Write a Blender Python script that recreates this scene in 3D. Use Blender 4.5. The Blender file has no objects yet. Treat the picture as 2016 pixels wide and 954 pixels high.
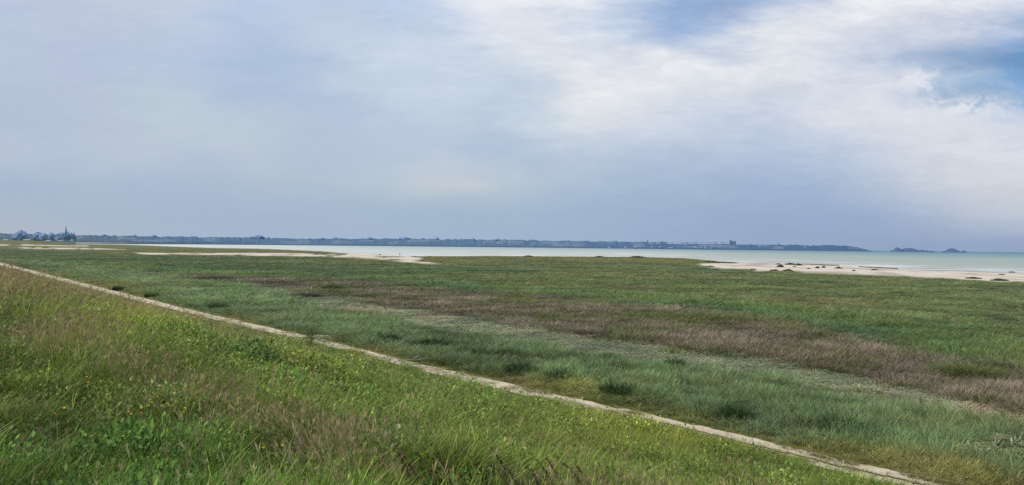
import bpy, math, random
import numpy as np
from mathutils import Matrix, Vector

random.seed(7); rng = np.random.default_rng(11)
scene = bpy.context.scene
COL = scene.collection
D2R = math.radians

# ---------------------------------------------------------------- colour
def lin(c):
    c = np.asarray(c, float) / 255.0
    return np.where(c <= .04045, c / 12.92, ((c + .055) / 1.055) ** 2.4)

# ---------------------------------------------------------------- survey of the place: the photograph's view turned into ground points
F, CX, CY, H = 1500.0, 1008.0, 477.0, 6.7
ROLL, PITCH = .0115, 6.2 / 1500
FW = np.array([0, math.cos(PITCH), math.sin(PITCH)]); U0 = np.array([0, -math.sin(PITCH), math.cos(PITCH)]); R0 = np.array([1., 0, 0])
RT = math.cos(ROLL) * R0 + math.sin(ROLL) * U0
UP = -math.sin(ROLL) * R0 + math.cos(ROLL) * U0
EYE = np.array([0, 0, H])
def ray(px, py):
    px = np.asarray(px, float); py = np.asarray(py, float)
    return ((px - CX) / F)[..., None] * RT + ((CY - py) / F)[..., None] * UP + FW
def unproj(px, py, z=0.0):
    d = ray(px, py); t = (z - H) / np.minimum(d[..., 2], -1e-5)
    return EYE + t[..., None] * d
def at(px, py, dist):
    d = ray(px, py); return EYE + d * (dist / math.hypot(d[0], d[1]))
def proj(x, y, z):
    x = np.asarray(x, float); q = np.stack([x, y, np.zeros(x.shape) + z - H], -1)
    w = np.maximum(q @ FW, 1e-3)
    return CX + F * (q @ RT) / w, CY - F * (q @ UP) / w
def curve(pts):
    a = np.array(pts, float)
    def f(x):
        x = np.asarray(x, float)
        y = np.interp(x, a[:, 0], a[:, 1])
        s0 = (a[1, 1] - a[0, 1]) / (a[1, 0] - a[0, 0]); s1 = (a[-1, 1] - a[-2, 1]) / (a[-1, 0] - a[-2, 0])
        y = np.where(x < a[0, 0], a[0, 1] + s0 * (x - a[0, 0]), y)
        return np.where(x > a[-1, 0], a[-1, 1] + s1 * (x - a[-1, 0]), y)
    return f

# ---------------------------------------------------------------- noise
def _h(i, j, s):
    n = (i.astype(np.int64) * 374761393 + j.astype(np.int64) * 668265263 + s * 1442695041) & 0xFFFFFFFF
    n = ((n ^ (n >> 13)) * 1274126177) & 0xFFFFFFFF
    return ((n ^ (n >> 16)) & 0xFFFFFF) / float(0xFFFFFF)
def vnoise(x, y, s=0):
    i = np.floor(x); j = np.floor(y); u = x - i; v = y - j
    u = u * u * (3 - 2 * u); v = v * v * (3 - 2 * v)
    a = _h(i, j, s); b = _h(i + 1, j, s); c = _h(i, j + 1, s); d = _h(i + 1, j + 1, s)
    return (a * (1 - u) + b * u) * (1 - v) + (c * (1 - u) + d * u) * v
def fbm(x, y, o=4, s=0):
    t = 0; amp = .5; tot = 0
    for k in range(o):
        t = t + amp * vnoise(x, y, s + k * 17); tot += amp
        x = x * 2.03 + 13.1; y = y * 2.03 + 7.7; amp *= .55
    return t / tot
def sstep(a, b, x):
    t = np.clip((x - a) / (b - a), 0, 1); return t * t * (3 - 2 * t)

# ---------------------------------------------------------------- path and dike
PATH_TOP = np.array([(-400, 434+20), (-200, 474), (0, 516), (45, 527), (100, 541), (200, 565), (300, 591), (400, 615), (500, 638), (600, 660), (700, 685),
                     (800, 710), (900, 733), (1000, 756), (1100, 778), (1200, 800.5), (1300, 822), (1400, 844.5), (1500, 869), (1600, 892),
                     (1700, 915.5), (1810, 938), (1900, 955), (2050, 985), (2300, 1036), (2600, 1098), (3000, 1180)], float)
PT = PATH_TOP[2:]
THICK = curve([(0, 4.5), (100, 6), (200, 7), (450, 8), (700, 10.5), (900, 13), (1100, 16), (1300, 18), (1500, 21), (1700, 25), (1900, 29), (2300, 36), (3000, 50)])
_a = D2R(-38.3)
UD = np.array([math.sin(_a), math.cos(_a)]); ND = np.array([math.cos(_a), -math.sin(_a)])     # along the dike / away from it
_px = np.arange(-10, 3000, 10.0)
_top = curve(PT)
_pt = unproj(_px, _top(_px)); _pb = unproj(_px, _top(_px) + THICK(_px))
_tb = _pb[:, :2] @ UD; _sb = _pb[:, :2] @ ND
_o = np.argsort(_tb); _tb, _sb = _tb[_o], _sb[_o]
_tt = _pt[:, :2] @ UD; _st = _pt[:, :2] @ ND
_o = np.argsort(_tt); _tt, _st = _tt[_o], _st[_o]
def uphill(x, y):
    t = x * UD[0] + y * UD[1]; s = x * ND[0] + y * ND[1]
    return np.interp(t, _tb, _sb) - s
def beyond(x, y):                                  # distance past the far edge of the path
    t = x * UD[0] + y * UD[1]; s = x * ND[0] + y * ND[1]
    return s - np.interp(t, _tt, _st)

# ---------------------------------------------------------------- zones of the marsh (edges surveyed from the photograph)
c_yg = curve([(0, 514), (200, 550), (400, 596), (600, 640), (800, 684), (1000, 727), (1200, 772), (1400, 816), (1600, 856), (1800, 896), (2016, 944)])
c_bg = curve([(0, 507), (120, 515), (260, 532), (420, 556), (560, 577), (700, 602), (850, 632), (1000, 655), (1150, 680), (1300, 708), (1500, 742), (1650, 768), (1800, 800), (2016, 836)])
c_mat = curve([(0, 503), (260, 530), (400, 549), (560, 559), (700, 577), (850, 598), (1000, 618), (1150, 644), (1300, 664), (1450, 694), (1600, 712), (1750, 750), (1900, 796), (2016, 812)])
c_brn = curve([(0, 502), (300, 526), (385, 537), (520, 541), (700, 547), (900, 558), (1100, 578), (1300, 597), (1500, 619), (1700, 651), (1850, 684), (2016, 712)])
c_gst = curve([(0, 501), (385, 528), (700, 540), (900, 551), (1100, 564), (1300, 578), (1500, 596), (1700, 622), (1850, 640), (2016, 664)])
c_dune = curve([(0, 489), (275, 501), (500, 504), (700, 510), (850, 521), (900, 517), (1000, 514), (1200, 515), (1340, 519), (1500, 535), (1700, 543), (2016, 558)])
c_wat = curve([(-400, 472), (160, 478.3), (250, 480.5), (300, 482.3), (340, 484), (430, 487), (500, 488), (560, 490), (640, 494), (690, 498), (780, 502), (830, 503.3),
               (1000, 502.8), (1170, 504), (1250, 504.6), (1340, 506.6), (1400, 512), (1440, 515), (1550, 517.5), (1600, 519.5), (1700, 523.5), (1760, 527), (1820, 531), (1900, 532.5), (2016, 537), (2400, 556)])
s1_hi = curve([(268, 496.4), (500, 496.6), (560, 497), (620, 498), (690, 498), (3000, 503)])
s1_lo = curve([(268, 496.8), (290, 500.5), (350, 499.4), (400, 500.5), (500, 502), (560, 502.7), (640, 504.2), (700, 507), (740, 509.5), (780, 514), (820, 517.5), (850, 519.8), (897, 522)])
s1_r = curve([(500, 808), (504, 815), (507, 832), (510, 826), (513, 828), (516, 858), (519, 876), (522, 898)])      # x of the right rim by y
s2_lo = curve([(1360, 513), (1386, 524.5), (1422, 527.7), (1438, 526), (1465, 527), (1481, 529.4), (1499, 531.3), (1525, 531.2), (1548, 530), (1561, 532.3), (1589, 534.3), (1646, 536.7), (1690, 538.4),
               (1755, 540.6), (1787, 542), (1813, 546), (1868, 546), (1913, 547.6), (1942, 551), (1960, 550), (1997, 554), (2016, 552), (2400, 572)])
Z_SLOPE, Z_PATH, Z_YG, Z_BG, Z_MAT, Z_BRN, Z_GST, Z_MEAD, Z_DUNE, Z_SAND, Z_SEA, Z_LAND = range(12)
def zone(x, y):
    """zone of ground points; edges wander by a couple of metres"""
    r = np.hypot(x, y)
    a = np.minimum(.05 * r, 3.2)
    jx = x + (fbm(x / 3, y / 3, 4, 3) - .5) * a * 2; jy = y + (fbm(x / 3, y / 3, 4, 9) - .5) * a * 2
    jx = jx + (fbm(x / 17, y / 17, 3, 23) - .5) * a * 3; jy = jy + (fbm(x / 17, y / 17, 3, 29) - .5) * a * 3
    px, py = proj(jx, jy, 0.0)
    px0, py0 = proj(x + (fbm(x / 6, y / 6, 3, 77) - .5) * 6, y + (fbm(x / 6, y / 6, 3, 78) - .5) * 14, 0.0)
    hz = 483.2 + ROLL * (px - 1008); hz0 = 483.2 + ROLL * (px0 - 1008)
    lo = lambda c, k: hz + (c(px) - hz) * k
    z = np.full(x.shape, Z_YG)
    z[py < lo(c_yg, 1.05)] = Z_BG
    z[py < lo(c_bg, 1.085)] = Z_MAT
    z[py < lo(c_mat, 1.05)] = Z_BRN
    z[(py < lo(c_brn, 1.07))] = Z_GST
    z[(py < lo(c_gst, 1.07))] = Z_MEAD
    z[(px < 330) & (z == Z_BRN)] = Z_MAT
    z[py0 < c_dune(px0)] = Z_DUNE
    # sands
    sand = (px0 > 268) & (py0 > s1_hi(px0)) & (py0 < hz0 + (s1_lo(px0) - hz0) * 1.005) & (px0 < s1_r(py0))
    sand |= (px0 > 1372) & (py0 < hz0 + (s2_lo(px0) - hz0) * 1.045) & ~((px0 < 1452) & (py0 < 512 + (px0 - 1372) * .05 + 5.5 * np.clip((1455 - px0) / 90, 0, 1)))
    sand |= (px0 > 1430) & (py0 < hz0 + (s2_lo(px0) - hz0) * 1.045) & (py0 > 515.5)
    sand |= (np.abs(py0 - (482.7 + .004 * px0)) < .75 + .8 * (vnoise(px0 / 23, px0 * 0, 5) - .5)) & (px0 < 175)
    sand |= (np.abs(py0 - (486.9 + .013 * px0)) < 1.3 * np.clip((255 - px0) / 90, 0, 1) * np.clip((px0 - 28) / 30, 0, 1)) & (vnoise(px0 / 14, px0 * 0 + 3, 8) > .16)
    sand &= (px0 > 790) | (fbm(px0 / 26, py0 / 1.7, 3, 91) > .36)
    z[sand] = Z_SAND
    sea = (py0 < c_wat(px0)) & (px0 > 150)
    z[sea] = Z_SEA
    z[(px0 <= 150) & (py0 < 480)] = Z_LAND
    z[(px0 > 150) & (r > 2000)] = Z_SEA
    up = uphill(x, y); be = beyond(x, y)
    z[(be < 0)] = Z_PATH
    z[(up > 0) | (y < 0)] = Z_SLOPE
    return z
def height(x, y, zn=None):
    up = uphill(x, y)
    k = np.clip((up - .5) / 18.5, 0, None)
    z = 5.0 * np.where(k < 1, k ** 1.55, 1.0)
    z = z - .35 * np.exp(-((k - 1.0) / .12) ** 2)            # round the shoulder
    z = z + sstep(.02, .3, k) * (fbm(x / 2.6, y / 2.6, 3, 41) - .5) * .34
    r = np.hypot(x, y)
    marsh = 1 - sstep(0, .05, k)
    z = z + marsh * ((fbm(x / 5, y / 5, 3, 51) - .5) * .25 + (fbm(x / 23, y / 23, 3, 52) - .5) * .35) * sstep(0, 3, beyond(x, y))
    px, py = proj(x, y, 0.0)
    z = z * np.where(marsh > .5, 1 - .7 * sstep(150, 400, r), 1)
    z = z + 5.2 * sstep(900, 1500, r) * sstep(150, 40, px) * marsh
    if zn is not None:
        z = np.where(zn == Z_SEA, -1.2, z)
        z = np.where(zn == Z_SAND, np.where(px < 1000, .10 + .42 * sstep(300, 180, px), np.minimum(z, 0) * .5 - .12), z)
    return z

# ---------------------------------------------------------------- object helpers
def link(o, parent=None):
    COL.objects.link(o)
    if parent is not None: o.parent = parent
    return o
def props(o, label=None, cat=None, group=None, kind=None):
    for k, v in (('label', label), ('category', cat), ('group', group), ('kind', kind)):
        if v: o[k] = v
    return o
def make_mesh(name, v, f, mats=(), smooth=False, fa=None):
    me = bpy.data.meshes.new(name)
    v = np.asarray(v, np.float32)
    if isinstance(f, np.ndarray):
        n, k = f.shape
        me.vertices.add(len(v)); me.vertices.foreach_set('co', v.ravel())
        me.loops.add(n * k); me.loops.foreach_set('vertex_index', f.astype(np.int32).ravel())
        me.polygons.add(n); me.polygons.foreach_set('loop_start', np.arange(0, n * k, k, dtype=np.int32))
        me.polygons.foreach_set('loop_total', np.full(n, k, np.int32))
        me.update(calc_edges=True)
    else:
        me.from_pydata([tuple(map(float, p)) for p in v], [], [tuple(int(i) for i in q) for q in f]); me.update()
    for m in mats: me.materials.append(m)
    if smooth: me.polygons.foreach_set('use_smooth', np.ones(len(me.polygons), bool))
    return me
def fattr(me, name, a):
    at_ = me.attributes.new(name, 'FLOAT', 'POINT'); at_.data.foreach_set('value', np.asarray(a, np.float32).ravel())
def cattr(me, name, c):
    c = np.asarray(c, np.float32); c = np.concatenate([c, np.ones((len(c), 1), np.float32)], 1)
    at_ = me.attributes.new(name, 'FLOAT_COLOR', 'POINT'); at_.data.foreach_set('color', c.ravel())
def vattr(me, name, c):
    at_ = me.attributes.new(name, 'FLOAT_VECTOR', 'POINT'); at_.data.foreach_set('vector', np.asarray(c, np.float32).ravel())
def obj(name, me, parent=None, **kw):
    o = link(bpy.data.objects.new(name, me), parent); props(o, **kw); return o
def empty(name, loc, label, cat, group=None, rz=0.0, scale=1.0):
    o = link(bpy.data.objects.new(name, None)); o.location = tuple(map(float, loc)); o.rotation_euler = (0, 0, rz); o.scale = (scale,) * 3
    return props(o, label, cat, group)
def copy_tree(o, parent=None):
    c = o.copy(); COL.objects.link(c)
    if parent is not None: c.parent = parent
    for ch in list(o.children): copy_tree(ch, c)
    return c
def relabel(o, label, loc, rz=0.0, scale=1.0):
    o['label'] = label; o.location = tuple(map(float, loc)); o.rotation_euler = (0, 0, rz)
    o.scale = (scale,) * 3 if np.isscalar(scale) else scale
    return o

# ---------------------------------------------------------------- materials
def new_mat(name):
    m = bpy.data.materials.new(name); m.use_nodes = True; nt = m.node_tree; nt.nodes.clear()
    return m, nt, nt.nodes, nt.links
def N(nt, t, **kw):
    n = nt.nodes.new(t)
    for k, v in kw.items():
        if k == 'ins':
            for i, x in v.items(): n.inputs[i].default_value = x
        else: setattr(n, k, v)
    return n
def math_n(nt, op, a, b=None, c=None):
    n = nt.nodes.new('ShaderNodeMath'); n.operation = op
    for i, x in enumerate((a, b, c)):
        if x is None: continue
        if isinstance(x, (int, float)): n.inputs[i].default_value = x
        else: nt.links.new(x, n.inputs[i])
    return n.outputs[0]
def mixc(nt, fac, a, b, blend='MIX'):
    n = nt.nodes.new('ShaderNodeMix'); n.data_type = 'RGBA'; n.blend_type = blend
    for s, x in ((n.inputs[0], fac), (n.inputs[6], a), (n.inputs[7], b)):
        if isinstance(x, (int, float)): s.default_value = x
        elif isinstance(x, (tuple, list, np.ndarray)): s.default_value = tuple(x) + ((1,) if len(x) == 3 else ())
        else: nt.links.new(x, s)
    return n.outputs[2]
def leaf_shader(nt, col, transl=.3, rough=.55, spec=.2):
    L = nt.links
    p = N(nt, 'ShaderNodeBsdfPrincipled', ins={'Roughness': rough, 'Specular IOR Level': spec}); L.new(col, p.inputs['Base Color'])
    t = N(nt, 'ShaderNodeBsdfTranslucent'); L.new(col, t.inputs['Color'])
    m = N(nt, 'ShaderNodeMixShader', ins={0: transl}); L.new(p.outputs[0], m.inputs[1]); L.new(t.outputs[0], m.inputs[2])
    o = N(nt, 'ShaderNodeOutputMaterial'); L.new(m.outputs[0], o.inputs[0])
def veg_mat(name, inst=True, col=(.1, .15, .03), col2=(.2, .15, .1), transl=.3):
    m, nt, n, L = new_mat(name)
    bt = N(nt, 'ShaderNodeAttribute', attribute_name='bt').outputs['Fac']
    bc = N(nt, 'ShaderNodeAttribute', attribute_name='bc').outputs['Fac']
    hd = N(nt, 'ShaderNodeAttribute', attribute_name='hd').outputs['Fac']
    if inst:
        c1 = N(nt, 'ShaderNodeAttribute', attribute_name='tint', attribute_type='INSTANCER').outputs['Color']
        c2 = N(nt, 'ShaderNodeAttribute', attribute_name='tint2', attribute_type='INSTANCER').outputs['Color']
    else:
        c1 = N(nt, 'ShaderNodeRGB'); c1.outputs[0].default_value = (*col, 1); c1 = c1.outputs[0]
        c2 = N(nt, 'ShaderNodeRGB'); c2.outputs[0].default_value = (*col2, 1); c2 = c2.outputs[0]
    g = math_n(nt, 'MULTIPLY_ADD', bt, .85, .40)  # darker roots: occlusion shade among the blades, painted into the colour
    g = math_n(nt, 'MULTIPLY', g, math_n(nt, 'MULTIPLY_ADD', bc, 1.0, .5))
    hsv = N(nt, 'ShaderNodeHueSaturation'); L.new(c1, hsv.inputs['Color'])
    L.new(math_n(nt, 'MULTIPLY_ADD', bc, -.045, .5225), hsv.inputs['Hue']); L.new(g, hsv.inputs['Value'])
    c = mixc(nt, hd, hsv.outputs[0], c2)
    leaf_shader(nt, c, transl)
    return m
def plain_mat(name, col, rough=.8, var=.25, scale=3.0, spec=.2, bump=0.0):
    m, nt, n, L = new_mat(name)
    tc = N(nt, 'ShaderNodeTexCoord')
    no = N(nt, 'ShaderNodeTexNoise', ins={'Scale': scale, 'Detail': 5.0}); L.new(tc.outputs['Object'], no.inputs['Vector'])
    f = math_n(nt, 'MULTIPLY_ADD', no.outputs['Fac'], 2 * var, 1 - var)
    mul = mixc(nt, 1.0, tuple(col), N(nt, 'ShaderNodeCombineColor').outputs[0], 'MULTIPLY')
    cc = mul.node
    cmb = [x for x in n if x.bl_idname == 'ShaderNodeCombineColor'][0]
    for i in range(3): L.new(f, cmb.inputs[i])
    p = N(nt, 'ShaderNodeBsdfPrincipled', ins={'Roughness': rough, 'Specular IOR Level': spec}); L.new(mul, p.inputs['Base Color'])
    if bump:
        b = N(nt, 'ShaderNodeBump', ins={'Strength': bump}); L.new(no.outputs['Fac'], b.inputs['Height']); L.new(b.outputs[0], p.inputs['Normal'])
    o = N(nt, 'ShaderNodeOutputMaterial'); L.new(p.outputs[0], o.inputs[0])
    return m
def vcol_mat(name, rough=.95, noise=((1.1, .5), (9.0, .45)), bump=.4, spec=.1):
    m, nt, n, L = new_mat(name)
    c = N(nt, 'ShaderNodeAttribute', attribute_name='col').outputs['Color']
    geo = N(nt, 'ShaderNodeNewGeometry')
    f = None; hgt = None
    for sc, amp in noise:
        no = N(nt, 'ShaderNodeTexNoise', ins={'Scale': sc, 'Detail': 4.0, 'Roughness': .6}); L.new(geo.outputs['Position'], no.inputs['Vector'])
        g = math_n(nt, 'MULTIPLY_ADD', no.outputs['Fac'], 2 * amp, 1 - amp)
        f = g if f is None else math_n(nt, 'MULTIPLY', f, g); hgt = no.outputs['Fac']
    cmb = N(nt, 'ShaderNodeCombineColor')
    for i in range(3): L.new(f, cmb.inputs[i])
    cc = mixc(nt, 1.0, c, cmb.outputs[0], 'MULTIPLY')
    p = N(nt, 'ShaderNodeBsdfPrincipled', ins={'Roughness': rough, 'Specular IOR Level': spec}); L.new(cc, p.inputs['Base Color'])
    if bump:
        b = N(nt, 'ShaderNodeBump', ins={'Strength': bump, 'Distance': .05}); L.new(hgt, b.inputs['Height']); L.new(b.outputs[0], p.inputs['Normal'])
    o = N(nt, 'ShaderNodeOutputMaterial'); L.new(p.outputs[0], o.inputs[0])
    return m

# ---------------------------------------------------------------- ground sheets
K = 1 / 1.15
def zone_color(x, y, zn, seed=0):
    """albedo-scale colour for vegetation or soil at these points (as displayed, before lighting)"""
    r = np.hypot(x, y)
    c = np.zeros(x.shape + (3,))
    n1 = fbm(x / 4, y / 4, 4, 101 + seed); n2 = fbm(x / 19, y / 19, 4, 131 + seed)
    big = fbm(x / 60, y / 34, 3, 151)
    def put(mask, stops, t):
        if not mask.any(): return
        s = np.array([lin(q) for q in stops]); t = np.clip(t[mask], 0, .9999) * (len(s) - 1)
        i = t.astype(int); w = (t - i)[:, None]
        c[mask] = s[i] * (1 - w) + s[i + 1] * w
    st = lambda t, g=2.2: (t - .5) * g + .5
    put(zn == Z_YG, [(80, 96, 54), (98, 112, 62), (118, 126, 76), (112, 108, 76)], st(n1 * .5 + n2 * .5))
    put(zn == Z_BG, [(71, 88, 56), (85, 109, 71), (100, 126, 88), (101, 113, 68)], st(n1 * .45 + n2 * .55))
    put(zn == Z_MAT, [(94, 108, 78), (112, 126, 98), (128, 138, 112), (138, 128, 110)], st(n1 * .6 + n2 * .4, 2.6))
    put(zn == Z_BRN, [(80, 88, 58), (86, 84, 66), (93, 89, 78), (105, 100, 90), (94, 89, 78), (88, 88, 64)], st(n1 * .55 + n2 * .45, 2.8))
    put(zn == Z_GST, [(66, 92, 62), (76, 106, 72), (92, 112, 64), (84, 104, 74)], st(n1 * .4 + n2 * .6))
    put(zn == Z_MEAD, [(70, 100, 70), (74, 98, 62), (86, 106, 66), (92, 111, 70), (98, 106, 70)], st(big * .6 + n2 * .4, 2.6))
    put(zn == Z_DUNE, [(80, 98, 60), (98, 110, 64), (114, 120, 70), (94, 106, 64)], st(n1 * .4 + n2 * .6, 2.0))
    put(zn == Z_SAND, [(196, 182, 166), (208, 194, 178), (216, 204, 190)], st(n1 * .5 + n2 * .5, 1.6))
    sk_ = (zn == Z_SAND); c[sk_] *= (1 - .34 * sstep(.55, .66, fbm(x / 9 + 40, y / 26, 4, 171)))[sk_][:, None]
    put(zn == Z_SEA, [(150, 140, 120), (160, 150, 130)], n1)
    put(zn == Z_LAND, [(96, 112, 92), (110, 120, 96), (100, 118, 104)], st(n2))
    put(zn == Z_PATH, [(110, 108, 70), (120, 118, 80)], n1)
    m = zn == Z_SLOPE
    if m.any():
        xs, ys = x[m], y[m]; z = height(xs, ys); px, py = proj(xs, ys, z + .3)
        a1, a2 = n1[m], n2[m]
        lush = lin((82, 106, 40)); mid = lin((98, 114, 50)); yel = lin((114, 126, 52)); brn = lin((108, 104, 62)); deep = lin((68, 98, 40))
        t = np.clip(st(a1 * .6 + a2 * .4, 2.4), 0, 1)[:, None]
        cc = lush * (1 - t) + mid * t
        w = (np.exp(-((px - 230) / 190) ** 2 - ((py - 632) / 36) ** 2) + np.exp(-((px - 1250) / 220) ** 2 - ((py - 850) / 50) ** 2) + .5 * np.exp(-((px - 600) / 200) ** 2 - ((py - 700) / 40) ** 2))[:, None]
        cc = cc * (1 - np.clip(w, 0, 1)) + yel * np.clip(w, 0, 1)
        w = (sstep(300, 0, px) * sstep(620, 560, py) * .8 + .6 * sstep(26, 4, np.abs(py - _top(px) - 20)) * sstep(640, 380, px))[:, None]
        cc = cc * (1 - np.clip(w, 0, 1)) + brn * np.clip(w, 0, 1)
        w = (sstep(760, 880, py) * sstep(900, 200, px) * .7 * (.4 + a2))[:, None]
        cc = cc * (1 - np.clip(w, 0, 1)) + deep * np.clip(w, 0, 1)
        c[m] = cc
    # distance haze, mixed straight into the cover colour
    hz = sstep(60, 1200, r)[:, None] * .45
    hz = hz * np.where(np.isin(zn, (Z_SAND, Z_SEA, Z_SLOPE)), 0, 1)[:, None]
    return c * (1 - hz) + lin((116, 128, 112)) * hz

def build_ground():
    az = np.radians(np.arange(-52, 52.001, .085))
    rr = [2.2]
    while rr[-1] < 2600: rr.append(rr[-1] * (1.012 if rr[-1] > 12 else 1.02))
    while rr[-1] < 16000: rr.append(rr[-1] * 1.08)
    rr = np.array(rr)
    A, R = np.meshgrid(az, rr)
    X = (R * np.sin(A)).ravel(); Y = (R * np.cos(A)).ravel()
    zn = zone(X, Y); Z = height(X, Y, zn)
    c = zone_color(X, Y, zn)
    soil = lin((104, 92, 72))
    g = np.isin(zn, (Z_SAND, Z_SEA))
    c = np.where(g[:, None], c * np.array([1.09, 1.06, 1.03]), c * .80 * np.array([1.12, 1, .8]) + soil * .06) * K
    # bare earth between the mats
    px, py = proj(X, Y, Z * 0)
    n, k = len(rr), len(az)
    i = (np.arange(n - 1)[:, None] * k + np.arange(k - 1)[None, :]).ravel()
    q = np.stack([i, i + 1, i + k + 1, i + k], 1)
    fz = zn[q]
    sandy = (np.isin(fz, (Z_SAND, Z_SEA))).all(1) & (R.ravel()[q[:, 0]] < 1500)
    dike = (fz == Z_SLOPE).sum(1) >= 2
    mat = vcol_mat('ground_cover'); sandm = vcol_mat('sand', noise=((.35, .12), (2.2, .24), (14., .12)), bump=.5)
    for nm, sel, mt in (('ground', ~sandy & ~dike, mat), ('beach', sandy, sandm), ('hill', dike, mat)):
        f = q[sel]; u, inv = np.unique(f, return_inverse=True)
        me = make_mesh(nm, np.stack([X, Y, Z], 1)[u], inv.reshape(-1, 4), [mt], smooth=True)
        cattr(me, 'col', c[u])
        obj(nm, me, kind='structure', label={'ground': 'flat green salt marsh', 'beach': 'pale pinkish sand beach at the water edge', 'hill': 'grassy embankment slope in the foreground'}[nm])
build_ground()

def build_path():
    px = np.arange(-20, 2900, 6.0)
    t = _top(px); th = THICK(px)
    far = sstep(700, 300, px)
    rows = []
    n_ = vnoise(px / 22, px * 0, 5) - .5; n2 = vnoise(px / 9, px * 0 + 5, 6) - .5; n3 = vnoise(px / 14, px * 0 + 9, 16) - .5
    V = []; Fq = []; C = []
    def strip(a, b, ja, jb, kk=6):
        base = len(V)
        pa = unproj(px, t + th * np.clip(a + ja, -.1, 1.1)); pb = unproj(px, t + th * np.clip(b + jb, -.1, 1.1))
        for j in range(kk):
            w = j / (kk - 1); p = pa * (1 - w) + pb * w
            zz = height(p[:, 0], p[:, 1]) + .05 - .03 * math.sin(w * math.pi)
            for i in range(len(px)): V.append((p[i, 0], p[i, 1], zz[i]))
        m = len(px)
        for j in range(kk - 1):
            for i in range(m - 1): Fq.append((base + j * m + i, base + j * m + i + 1, base + (j + 1) * m + i + 1, base + (j + 1) * m + i))
    gp = sstep(900, 1400, px)
    strip(.0, .55, n_ * .18 + n2 * .12, n3 * .10 + n2 * .06 + .06 * (1 - gp))
    strip(.66, 1.12, n3 * .10 + n2 * .06 - .10 * (1 - gp), n_ * .22 + n3 * .1)
    v = np.array(V); c = lin((200, 183, 158)) * K * (.85 + .35 * fbm(v[:, 0] / 1.3, v[:, 1] / 1.3, 4, 61))[:, None]
    me = make_mesh('path', v, np.array(Fq), [vcol_mat('path_sand', noise=((1.1, .26), (7., .26)), bump=.7)], smooth=True); cattr(me, 'col', c)
    obj('path', me, kind='structure', label='pale sandy twin rut path at the foot of the embankment')
build_path()

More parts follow.
